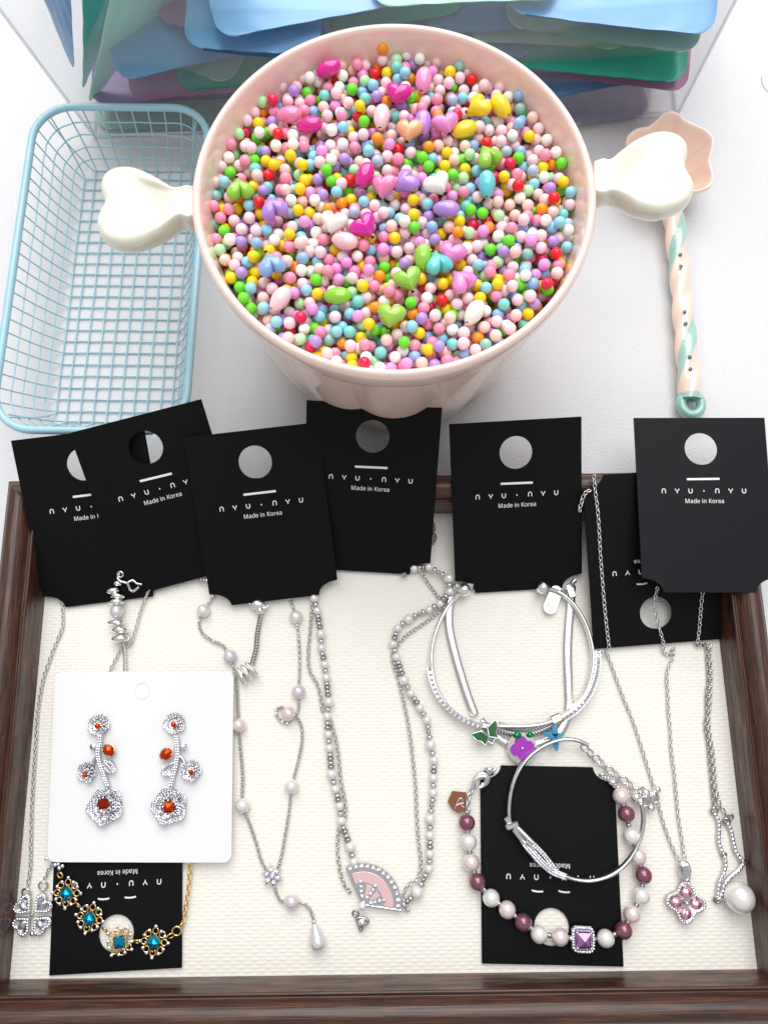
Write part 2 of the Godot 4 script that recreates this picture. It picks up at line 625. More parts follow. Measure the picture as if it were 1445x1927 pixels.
func bowl_and_handles() -> void:
	var o := Vector3(7.6, 0, -184.5)
	var bowl := thing("bead_bowl", "pale pink glazed bowl with fluted sides and two heart handles, full of beads", "bowl", o)
	# outside: from the foot up to the lip, then over and down inside
	var prof := [[0.5, 0.6, 0], [40, 0.6, 0], [50, 1.0, 0], [52.3, 2.6, 0.2], [53.5, 7, 0.7], [56.0, 16, 1], [59.5, 36, 1], [62.3, 56, 1], [64.2, 72, 1], [65.3, 82, 0.85], [65.8, 88, 0.4], [66.3, 90.6, 0.0], [67.0, 91.4, 0], [68.6, 92.2, 0], [69.2, 94.4, 0], [69.7, 98, 0], [70.0, 101, 0], [69.9, 102.8, 0], [69.2, 104, 0], [68.2, 104.4, 0], [67.3, 104.0, 0], [66.8, 102.8, 0], [66.4, 100, 0], [65.6, 94, 0], [64.0, 80, 0], [61.5, 60, 0], [57, 36, 0], [50, 10, 0], [38, 5, 0], [0.5, 4.5, 0]]
	var b := MB.new()
	var k := 192
	b.grid(prof.size(), k, func(i, j):
		var a: float = TAU * j / k
		var r: float = prof[i][0]
		var f: float = prof[i][2]
		r += f * (3.6 * absf(sin(a * 7.0)) - 2.4 + 0.5 * cos(a * 14.0))
		return o + Vector3(cos(a) * r, prof[i][1], sin(a) * r), false, true, 1.0)
	obj("fluted_body", b, M.pink_glaze, bowl)
	# each handle: a heart-shaped grip with a dished top on a short flared neck; the edge is rounded by insets along the outline
	var left_edge: Array = [Vector3(-64.87, 86, -198.38), Vector3(-68.49, 86, -199.34), Vector3(-71.24, 86, -198.7), Vector3(-73.82, 86, -198.75), Vector3(-78.79, 86, -202.47), Vector3(-83.77, 86, -205.76), Vector3(-89.51, 86, -208.15), Vector3(-94.92, 86, -208.24), Vector3(-99.54, 86, -205.78), Vector3(-101.23, 86, -201.68), Vector3(-100.7, 86, -197.12), Vector3(-99.24, 86, -193.48), Vector3(-100.9, 86, -189.24), Vector3(-101.48, 86, -183.91), Vector3(-99.34, 86, -178.8), Vector3(-95.21, 86, -175.67), Vector3(-89.5, 86, -174.71), Vector3(-83.56, 86, -176.15), Vector3(-77.53, 86, -179.78), Vector3(-73.05, 86, -183.91), Vector3(-70.58, 86, -185.43), Vector3(-67.78, 86, -184.28), Vector3(-64.3, 86, -185.33)]
	var right_edge: Array = [Vector3(82.25, 86, -207.06), Vector3(85.95, 86, -208.39), Vector3(88.31, 86, -207.89), Vector3(92.2, 86, -211.31), Vector3(97.65, 86, -216.13), Vector3(103.59, 86, -219.32), Vector3(109.78, 86, -220.64), Vector3(115.08, 86, -219.14), Vector3(118.33, 86, -215.57), Vector3(118.66, 86, -211.12), Vector3(117.17, 86, -204.67), Vector3(118.86, 86, -200.06), Vector3(119.41, 86, -195.95), Vector3(117.93, 86, -191.45), Vector3(114.62, 86, -188.14), Vector3(108.87, 86, -185.77), Vector3(103.73, 86, -185.4), Vector3(97.25, 86, -187.51), Vector3(92.83, 86, -190.95), Vector3(89.06, 86, -193.03), Vector3(84.65, 86, -192.2), Vector3(81.19, 86, -193.38)]
	var edge_rows := [Vector2(4.8, 6.75), Vector2(3.9, 7.1), Vector2(3.0, 7.2), Vector2(2.1, 6.9), Vector2(1.3, 6.2), Vector2(0.6, 5.0), Vector2(0.15, 3.2), Vector2(0.0, 1.0), Vector2(0.15, -1.4), Vector2(0.7, -3.6), Vector2(1.6, -5.4), Vector2(2.9, -6.8), Vector2(4.4, -7.6)]
	for s in 2:
		var edge: Array = smooth([left_edge, right_edge][s], 0.9)
		var mid: Vector3 = [Vector3(-83.93, 86, -191.9), Vector3(101.69, 86, -201.24)][s]
		var way := 0.0
		for j in edge.size():
			way += (edge[j].x - mid.x) * (edge[(j + 1) % edge.size()].z - mid.z) - (edge[j].z - mid.z) * (edge[(j + 1) % edge.size()].x - mid.x)
		way = signf(way)
		var inset := func(j: int, d: float):
			var t: Vector3 = (edge[mini(j + 2, edge.size() - 1)] - edge[maxi(j - 2, 0)]).normalized()
			var n := Vector3(-t.z, 0, t.x) * way
			return edge[j] + n * d * lerpf(0.42, 1.0, smoothstep(80.0, 93.0, absf(edge[j].x - o.x)))
		var rows := []
		for q in [0.001, 0.12, 0.25, 0.4, 0.55, 0.7, 0.82, 0.93]:
			rows.append([q, true])
		for e in edge_rows:
			rows.append([e, false])
		for q in [0.8, 0.4, 0.001]:
			rows.append([q, true])
		var mean := []
		for j in edge.size():
			var total := 0.0
			for d in range(-10, 11):
				total += (inset.call(posmod(j + d, edge.size()), 4.8) - mid).length()
			mean.append(total / 21.0)
		var spot := func(i: int, j: int):
			var top: bool = i < 12
			if rows[i][1]:
				var q: float = rows[i][0]
				var rim: Vector3 = inset.call(j, 4.8 if top else 4.4)
				var v := rim - mid
				var even: Vector3 = Vector3(v.x, 0, v.z).normalized() * mean[j]
				var flat_v: Vector3 = even.lerp(v, maxf(smoothstep(0.3, 1.0, q), clampf((v.length() - 13.0) / 4.0, 0.0, 1.0))) * q
				var dip: float = 0.0
				if top:
					dip = -2.2 * (1.0 - smoothstep(0.35, 1.0, flat_v.length() / 12.0))
				return mid + Vector3(flat_v.x, (2.8 + dip) if top else -8.1, flat_v.z)
			var p: Vector3 = inset.call(j, rows[i][0].x)
			return Vector3(p.x, mid.y - 2.2 + rows[i][0].y * 0.74, p.z)
		b = MB.new()
		var turn := 0.0
		for j in edge.size():
			var p: Vector3 = edge[j] - mid
			var q: Vector3 = edge[(j + 1) % edge.size()] - mid
			turn += p.x * q.z - p.z * q.x
		b.grid(rows.size(), edge.size(), spot, false, true, -1.0 if turn > 0 else 1.0, func(i, j):
			var p: Vector3 = spot.call(i, j)
			var t := clampf((absf(p.x - o.x) - 70.0) / 10.0, 0.0, 1.0)
			return srgb(248, 216, 207).srgb_to_linear().lerp(srgb(238, 236, 216).srgb_to_linear(), smoothstep(0.0, 1.0, t)))
		obj("heart_handle", b, M.cream_glaze, bowl)


func wire_basket() -> void:
	var o := Vector3(-121.3, 0, -206.5)
	var bask := thing("wire_basket", "pale blue wire mesh basket left of the pink bowl, empty", "basket", o)
	bask.rotation.y = -0.027
	org[bask] = Vector3.ZERO
	var rect := func(hx: float, hz: float, r: float, y: float, step: float):
		var p := []
		for c in [[1, 1, 0.0], [-1, 1, PI / 2], [-1, -1, PI], [1, -1, PI * 1.5]]:
			for i in 9:
				var a: float = c[2] + PI / 2 * i / 8.0
				p.append(Vector3(c[0] * (hx - r) + cos(a) * r, y, c[1] * (hz - r) + sin(a) * r))
		var out := []
		for i in p.size():
			var q: Vector3 = p[(i + 1) % p.size()]
			var cuts := maxi(1, int(p[i].distance_to(q) / step))
			for s in cuts:
				out.append(p[i].lerp(q, float(s) / cuts))
		return out
	var b := MB.new()
	b.tube(rect.call(41.5, 81.5, 18.0, 28.0, 8.0), 1.75, 12, true)
	obj("rim", b, M.blue_wire, bask)
	# how far out and how high the mesh wall stands at t (0 at the floor, 1 at the rim)
	var wall := func(t: float): return Vector2(12.0 * t + 1.5 * sin(t * PI) * 0.5, 1.0 + 26.5 * pow(t, 1.15))
	for k in 4:
		var w: Vector2 = wall.call(0.2 + 0.2 * k)
		b = MB.new()
		var loop: Array = rect.call(28.0 + w.x, 68.5 + w.x, 9.0 + w.x * 0.7, w.y, 5.0)
		for i in loop.size():
			loop[i] += Vector3(rng.randf_range(-0.2, 0.2), rng.randf_range(-0.2, 0.2), rng.randf_range(-0.2, 0.2))
		b.tube(loop, 0.36, 6, true)
		obj("wire", b, M.blue_wire, bask)
	for axis in 2:
		var half: float = [28.0, 68.5][axis]
		var other: float = [68.5, 28.0][axis]
		var count := int(other * 2 / 5.75)
		for k in count + 1:
			var at: float = -other + 2.0 * other * k / count
			at = clampf(at, -other + 1.0, other - 1.0)
			var p := []
			var round_in := maxf(0.0, absf(at) - (other - 9.0)) / 9.0  # near a corner the floor is rounded
			var cut := 9.0 * (1.0 - sqrt(maxf(0.0, 1.0 - round_in * round_in)))
			for t in [1.0, 0.8, 0.6, 0.4, 0.25, 0.12, 0.0]:
				var w: Vector2 = wall.call(t)
				p.append(Vector3(at * (1.0 + 0.10 * t * (1 if axis == 0 else 2.6)), w.y + axis * 0.4, -(half - cut + w.x)))
			for i in range(1, 12):
				p.append(Vector3(at + rng.randf_range(-0.15, 0.15), 0.7 + axis * 0.5 + rng.randf_range(0.0, 0.25), (half - cut) * (i / 6.0 - 1.0)))
			for t in [0.0, 0.12, 0.25, 0.4, 0.6, 0.8, 1.0]:
				var w: Vector2 = wall.call(t)
				p.append(Vector3(at * (1.0 + 0.10 * t * (1 if axis == 0 else 2.6)), w.y + axis * 0.4, half - cut + w.x))
			if axis == 0:
				for i in p.size():
					p[i] = Vector3(p[i].z, p[i].y, p[i].x)
			b = MB.new()
			b.tube(p, 0.36, 6, false, 1.0, Vector3(0.01, 0, 1) if axis == 0 else Vector3(1, 0, 0.01))
			obj("wire", b, M.blue_wire, bask)
	for node in bask.get_children():
		org[node] = Vector3.ZERO


func ceramic_spoon() -> void:
	var spoon := thing("ceramic_spoon", "pink ceramic spoon with flower-shaped bowl and twisted mint-striped handle", "spoon", Vector3(148.1, 0, -222.68))
	var edge: Array = smooth([Vector3(122.13, 19, -269.99), Vector3(122.87, 19, -275.38), Vector3(127.66, 19, -279.84), Vector3(133.75, 19, -281.26), Vector3(138.27, 19, -285.14), Vector3(142.59, 19, -289.35), Vector3(148.04, 19, -289.26), Vector3(152.01, 19, -284.92), Vector3(157.11, 19, -281.79), Vector3(162.91, 19, -278.06), Vector3(164.93, 19, -273.21), Vector3(163.4, 19, -266.65), Vector3(161.7, 19, -260.74), Vector3(162.35, 19, -253.08), Vector3(160.69, 19, -247.57), Vector3(155.31, 19, -244.75), Vector3(148.09, 19, -243.42), Vector3(140.61, 19, -239.5), Vector3(134.41, 19, -243.05), Vector3(126.85, 19, -246.06), Vector3(123.03, 19, -251.36), Vector3(124.99, 19, -258.96), Vector3(123.53, 19, -265.5)], 1.0, true)
	var mid: Vector3 = Vector3(143, 19, -262.82)
	var line := []
	for p in edge:
		line.append(Vector2(p.x - mid.x, p.z - mid.z))
	var rows := [Vector2(0.001, -14.0), Vector2(0.25, -13.5), Vector2(0.48, -11.5), Vector2(0.68, -8.0), Vector2(0.82, -4.0), Vector2(0.91, -1.2), Vector2(0.945, 0.0), Vector2(0.975, 0.4), Vector2(1.0, -0.1), Vector2(1.01, -1.2), Vector2(0.98, -3.0), Vector2(0.88, -7.5), Vector2(0.72, -12.0), Vector2(0.5, -15.6), Vector2(0.25, -17.8), Vector2(0.001, -18.4)]
	var b := MB.new()
	b.pillow(Transform3D(Basis.IDENTITY, mid), line, rows, func(i, j): return srgb(248, 214, 194).srgb_to_linear() if i < 6 else srgb(250, 228, 216).srgb_to_linear())
	obj("flower_bowl", b, M.spoon_glaze, spoon)
	var path: Array = smooth([Vector3(143.94, 11, -252.99), Vector3(144.75, 10, -239.51), Vector3(145.95, 8, -226.28), Vector3(146.09, 7, -206.84), Vector3(145.51, 7, -184.51), Vector3(144.94, 7, -162.81), Vector3(144.86, 6.5, -151.08), Vector3(144.56, 6, -144.2)], 0.8)
	var k := 36
	b = MB.new()
	var stripe := func(i, j):
		var s := float(i) / path.size()
		var a := fposmod(float(j) / k - 0.62 - s * 2.0, 1.0)
		var edge_in := minf(a, 0.27 - a)
		var mint: Color = srgb(168, 208, 196).srgb_to_linear()
		if s > 0.965:
			return mint
		return srgb(249, 223, 206).srgb_to_linear().lerp(mint, clampf(edge_in * 40.0, 0.0, 1.0))
	b.grid(path.size(), k, func(i, j):
		var t: Vector3 = (path[mini(i + 1, path.size() - 1)] - path[maxi(i - 1, 0)]).normalized()
		var f := along(t)
		var a: float = TAU * j / k
		var s := float(i) / path.size()
		var r := 5.3 + 0.45 * cos(3.0 * (a - s * TAU * 2.0)) - 0.6 * sin(s * PI)
		return path[i] + f.y * cos(a) * r + f.z * sin(a) * r * 0.86, false, true, -1.0, stripe)
	obj("twisted_handle", b, M.spoon_glaze, spoon)
	b = MB.new()
	var hang: Vector3 = Vector3(144.96, 5.5, -141.52)
	var loop := []
	for i in 28:
		var a: float = TAU * i / 28.0
		loop.append(hang + Vector3(cos(a) * 4.6, 0, sin(a) * 5.2 - 0.6))
	b.tint = srgb(150, 202, 188).srgb_to_linear()
	b.tube(loop, 2.5, 14, true, 0.9)
	obj("hanging_loop", b, M.spoon_glaze, spoon)
	for p in [Vector3(145.31, 13.6, -235.79), Vector3(145.25, 12.2, -215.54), Vector3(144.85, 12.2, -209.34), Vector3(144.08, 12.2, -185.58), Vector3(143.94, 12.2, -179.61), Vector3(144.1, 12.2, -162.79), Vector3(144.04, 11.4, -157.11)]:
		b = MB.new()
		b.ball(p - Vector3(0, 0.35, 0), 0.95, 10, 6, Basis.from_scale(Vector3(1, 0.4, 1)))
		obj("glaze_dot", b, M.spoon_dot, spoon)


func pouch(called: String, label: String, c: Color, p0: Vector3, u: Vector3, w: Vector3, alpha := 0.9, bend := 2.0, puffed := 1.4) -> void:
	var b := MB.new()
	var nu := 24
	var nv := 36
	var up := w.cross(u).normalized()
	if up.y < 0:
		up = -up
	var lu := u.length()
	var lw := w.length()
	var r := 9.0
	var wave := rng.randf() * TAU
	b.grid(nu * 2, nv, func(i, j):
		var v := float(j) / (nv - 1)
		v = 0.5 - 0.5 * cos(PI * v)
		var d := minf(v, 1.0 - v) * lw
		var inset := (r - sqrt(maxf(0.0, r * r - (r - d) * (r - d)))) / lu if d < r else 0.0
		var q := float(i if i < nu else 2 * nu - 1 - i) / (nu - 1)
		var t := inset + q * (1.0 - 2.0 * inset)
		var thick := 0.25 + puffed * pow(sin(PI * clampf(q, 0.0, 1.0)), 0.7) * sin(PI * v)
		var wob := bend * (sin(q * 3.0 + wave) * 0.5 + sin(v * 2.4 + wave * 1.7)) - bend * 0.7 + 0.22 * sin(q * 23.0 + v * 9.0 + wave * 3.0) * sin(v * 17.0 - q * 6.0 + wave)
		return p0 + u * t + w * v + up * (wob + (thick if i < nu else -thick)), true, false, signf(u.cross(w).dot(up)))
	var o := obj(called, b, pouch_mat(numbered("pouch_film"), c, alpha), null, p0 + (u + w) / 2.0)
	tag(o, label, "pouch", "coloured zip pouches in the clear box")


func clear_box() -> void:
	var o := Vector3(6, 0, -360)
	var bx := thing("clear_box", "clear plastic storage box behind the pink bowl, holding coloured pouches", "box", o)
	var h := 118.0
	var low := [Vector3(-144, 1, -295), Vector3(157, 1, -303), Vector3(157, 1, -455), Vector3(-144, 1, -455)]
	var top := [Vector3(-163, h, -297), Vector3(157, h, -303), Vector3(160, h, -470), Vector3(-163, h, -470)]
	var side := ["front_panel", "side_panel", "back_panel", "side_panel"]
	for k in 4:
		var n := (k + 1) % 4
		var out: Vector3 = (low[n] - low[k]).cross(Vector3.UP).normalized() * -0.9
		var b := MB.new()
		var c: Vector3 = (low[k] + top[n]) / 2.0 + out / 2.0
		for f in [[0, 0], [1, 1]]:
			var e: Vector3 = out * f[0]
			b.quad(low[k] + e, low[n] + e, top[n] + e, top[k] + e, c)
		b.quad(top[k], top[n], top[n] + out, top[k] + out, c)
		b.quad(low[k], low[n], low[n] + out, low[k] + out, c)
		b.quad(low[k], top[k], top[k] + out, low[k] + out, c)
		b.quad(low[n], top[n], top[n] + out, low[n] + out, c)
		obj(side[k], b, M.clear_plastic, bx)
		b = MB.new()
		b.tube([low[k] + Vector3(0, 0.5, 0), top[k]], 0.8, 8)
		obj("corner_edge", b, M.plastic_edge, bx)
		b = MB.new()
		b.tube([low[k] + Vector3(0, 0.4, 0), low[n] + Vector3(0, 0.4, 0)], 0.8, 8)
		obj("bottom_edge", b, M.plastic_edge, bx)
	var fl := MB.new()
	fl.box(Transform3D(Basis.IDENTITY, Vector3(6, 1.2, -379)), Vector3(296, 0.8, 148))
	obj("floor_panel", fl, M.clear_plastic, bx)


func pouches() -> void:
	var blue := srgb(128, 178, 222)
	var deep := srgb(100, 150, 196)
	var mint := srgb(178, 236, 216)
	var teal := srgb(58, 178, 158)
	var sage := srgb(158, 196, 180)
	var plum := srgb(112, 78, 142)
	var mauve := srgb(190, 130, 176)
	var grey := srgb(168, 168, 186)
	var P0: Vector3
	var P1: Vector3
	var back := Vector3(0, 0, -1)
	var lay := func(called, label, c, a: Vector3, b: Vector3, depth: float, lean: float, alpha := 0.9, bend := 1.5, puffed := 1.2):
		var u := b - a
		var w := Vector3(u.z, 0, -u.x).normalized()
		if w.z > 0:
			w = -w
		pouch(called, label, c, a, u, w * depth + Vector3(0, lean, 0), alpha, bend, puffed)
	# from the bottom of the heap upwards
	lay.call("pouch", "grey lilac pouch at the bottom of the heap beside the spoon", grey, Vector3(96.44, 6, -293.41), Vector3(142.47, 6, -300.3), 110.0, 2.0, 0.75)
	lay.call("pouch", "dark purple pouch lowest in the heap behind the wire basket", plum, Vector3(-141.23, 16, -302.2), Vector3(-26.99, 16, -305.68), 120.0, 4.0, 0.95)
	lay.call("pouch", "green pouch lying flat under the purple one behind the basket", sage, Vector3(-143.26, 5, -297.47), Vector3(-38.74, 5, -295.8), 110.0, 2.0, 0.85)
	lay.call("pouch", "dark blue pouch under the mauve one at the right of the heap", deep, Vector3(52.1, 24, -287.86), Vector3(138.27, 24, -303.28), 110.0, 4.0, 0.95)
	lay.call("pouch", "mauve pouch edge above the dark blue pouch near the spoon", mauve, Vector3(58.31, 31, -304.59), Vector3(148.63, 30, -288.97), 100.0, 6.0, 0.92)
	lay.call("pouch", "pink mauve pouch corner just behind the basket rim", mauve, Vector3(-117.37, 24, -293.93), Vector3(-56.89, 26, -299.03), 90.0, 8.0, 0.75)
	lay.call("pouch", "dark teal pouch behind the bowl rim at the left of the heap", teal, Vector3(-93.66, 30, -295.9), Vector3(-15.41, 32, -298.76), 100.0, 6.0, 0.85)
	lay.call("pouch", "sage green pouch with its corner pointing left of the bowl", sage, Vector3(-108.94, 36, -311.5), Vector3(-66.97, 36, -293.41), 90.0, 10.0, 0.8)
	lay.call("pouch", "teal green pouch lying across the right of the heap", teal, Vector3(57.14, 38, -300.76), Vector3(144.83, 38, -287.49), 100.0, 8.0, 0.92)
	lay.call("pouch", "light blue pouch with a slanted front edge behind the basket", blue, Vector3(-116.63, 40, -289.85), Vector3(-44.81, 40, -310.02), 70.0, 14.0, 0.9)
	lay.call("pouch", "dull sage pouch between the teal and blue pouches on the right", sage, Vector3(44.04, 46, -305.99), Vector3(116.71, 46, -299.49), 100.0, 8.0, 0.92)
	lay.call("pouch", "grey green pouch just behind the back of the bowl rim", sage, Vector3(-49.5, 48, -300.2), Vector3(0.18, 48, -311.14), 90.0, 8.0, 0.92)
	lay.call("pouch", "emerald teal pouch directly behind the bowl rim", teal, Vector3(-17.06, 52, -301.39), Vector3(43.78, 52, -315.59), 90.0, 8.0, 0.95)
	lay.call("pouch", "deep blue pouch behind the bowl rim on the right", deep, Vector3(24.31, 50, -306.28), Vector3(82.15, 50, -304.74), 90.0, 8.0, 0.95)
	lay.call("pouch", "slate blue pouch tucked deep behind the middle of the bowl rim", deep, Vector3(-39.29, 43, -301.54), Vector3(76.06, 43, -300.83), 130.0, 6.0, 0.95)
	lay.call("pouch", "pale sage pouch with a long curved edge, second from the top right", sage, Vector3(58.73, 55, -305.1), Vector3(143.3, 56, -286.68), 90.0, 10.0, 0.92)
	lay.call("pouch", "mauve pouch standing between the mint and blue pouches", mauve, Vector3(-100.35, 50, -316.01), Vector3(-62.49, 50, -303.04), 70.0, 12.0, 0.9)
	lay.call("pouch", "mid blue pouch under the topmost blue one", deep, Vector3(-83.61, 56, -294.94), Vector3(-20.96, 56, -287.13), 90.0, 12.0, 0.95)
	lay.call("pouch", "bright blue pouch showing a rounded corner left of the topmost one", blue, Vector3(-82.19, 62, -289.36), Vector3(-22.76, 62, -285.05), 90.0, 12.0, 0.97)
	lay.call("pouch", "topmost sky blue pouch slanting across the heap behind the bowl", blue, Vector3(-64.57, 68, -284.57), Vector3(21.08, 68, -305.28), 80.0, 12.0, 0.98)
	lay.call("pouch", "pale mint pouch with a bright edge behind the middle of the bowl", mint, Vector3(0.48, 70, -298.95), Vector3(82.13, 70, -302.02), 70.0, 12.0, 0.97)
	lay.call("pouch", "sky blue pouch topmost at the right end of the heap", blue, Vector3(57.77, 66, -301.25), Vector3(146.73, 66, -286.98), 80.0, 10.0, 0.98)
	# three that stand on edge at the left end
	var tip: Vector3 = Vector3(-147, 8, -308.28)
	pouch("pouch", "mint pouch standing on its corner, slanting across the left end", mint, tip, (Vector3(-94.58, 50, -326.06) - tip) * 1.3, (Vector3(-109.87, 74, -299.69) - tip) * 1.3, 0.96, 1.0, 1.0)
	tip = Vector3(-146.93, 14, -310.43)
	pouch("pouch", "teal pouch standing upright against the left end of the box", teal, tip, (Vector3(-112.86, 62, -313.06) - tip) * 1.3, (Vector3(-117.46, 84, -288.72) - tip) * 1.3, 0.96, 1.5, 0.8)
	tip = Vector3(-142.57, 30, -307.62)
	pouch("pouch", "dark blue pouch standing outermost at the left end of the box", deep, tip, (Vector3(-122.28, 80, -293.24) - tip) * 1.5, (Vector3(-136.08, 76, -297.91) - tip) * 1.3, 0.96, 1.0, 0.8)


# ---------------------------------------------------------------- backing cards
func stroke(b: MB, p: Array, w: float, z0: float, z1: float) -> void:  # a flat line of print in the card's plane
	var l := []
	var r := []
	for i in p.size():
		var t: Vector2 = (p[mini(i + 1, p.size() - 1)] - p[maxi(i - 1, 0)]).normalized()
		var s := Vector2(-t.y, t.x) * w / 2.0
		l.append(p[i] + s)
		r.append(p[i] - s)
	for i in p.size() - 1:
		var c: Vector3 = Vector3(p[i].x, p[i].y, z0 - 1.0)
		b.quad(Vector3(l[i].x, l[i].y, z1), Vector3(l[i + 1].x, l[i + 1].y, z1), Vector3(r[i + 1].x, r[i + 1].y, z1), Vector3(r[i].x, r[i].y, z1), c)


func card_shape(w: float) -> ArrayMesh:
	var h := 73.5
	var hy := h / 2 - 13.4
	var r := 6.9
	var hw := w / 2
	var b := MB.new()
	var upper := PackedVector2Array([Vector2(-hw, hy), Vector2(-hw, h / 2), Vector2(hw, h / 2), Vector2(hw, hy)])
	upper.append_array(circle2(r, 25, Vector2(0, hy), 0.0, PI))
	var foot := PackedVector2Array()
	for i in 9:
		var a := PI / 2 * (1.0 - i / 8.0)
		foot.append(Vector2(-hw + cos(a) * 8.6, -h / 2 + sin(a) * 5.8))
	var foot2 := PackedVector2Array()
	for i in 9:
		var q: Vector2 = foot[8 - i]
		foot2.append(Vector2(-q.x, q.y))
	var lower := PackedVector2Array([Vector2(-hw, hy)])
	lower.append_array(foot)
	lower.append_array(foot2)
	lower.append(Vector2(hw, hy))
	lower.append_array(circle2(r, 25, Vector2(0, hy), 0.0, -PI))
	var rim := PackedVector2Array([Vector2(-hw, h / 2)])
	rim.append_array(foot)
	rim.append_array(foot2)
	rim.append(Vector2(hw, h / 2))
	b.plate(Transform3D.IDENTITY, [upper, lower], [rim, circle2(r, 48, Vector2(0, hy))], -0.4, 0.4)
	return b.mesh()


func card_print() -> Array:  # [letters, small line of words]
	var b := MB.new()
	var u := []
	for i in 13:
		var a: float = PI + PI * i / 12.0
		u.append(Vector2(cos(a) * 0.85, sin(a) * 0.85 - 0.25))
	u.push_front(Vector2(-0.85, 1.15))
	u.append(Vector2(0.85, 1.15))
	for k in 7:
		var at := Vector2((k - 3) * 5.55, 36.75 - 31.4)
		var put_at := func(l): return l.map(func(q): return q * 0.82 + at)
		if k in [2, 6]:
			stroke(b, put_at.call(u), 0.38, 0.0, 0.43)
		elif k in [0, 4]:
			stroke(b, put_at.call(u.map(func(q): return -q)), 0.38, 0.0, 0.43)
		elif k in [1, 5]:
			stroke(b, put_at.call([Vector2(-0.95, 1.15), Vector2(-0.8, 0.6), Vector2(-0.4, 0.1), Vector2(0, -0.05)]), 0.38, 0.0, 0.43)
			stroke(b, put_at.call([Vector2(0.95, 1.15), Vector2(0.8, 0.6), Vector2(0.4, 0.1), Vector2(0, -0.05)]), 0.38, 0.0, 0.432)
			stroke(b, put_at.call([Vector2(0, 0.1), Vector2(0, -1.15)]), 0.38, 0.0, 0.434)
		else:
			stroke(b, put_at.call([Vector2(-0.3, 0), Vector2(0.3, 0)]), 0.6, 0.0, 0.43)
	var f := SystemFont.new()
	f.font_names = PackedStringArray(["Droid Sans"])
	var t := TextMesh.new()
	t.font = f
	t.text = "Made in Korea"
	t.font_size = 64
	t.pixel_size = 0.001
	t.depth = 0.004
	t.curve_step = 3.0
	return [b.mesh(), t]


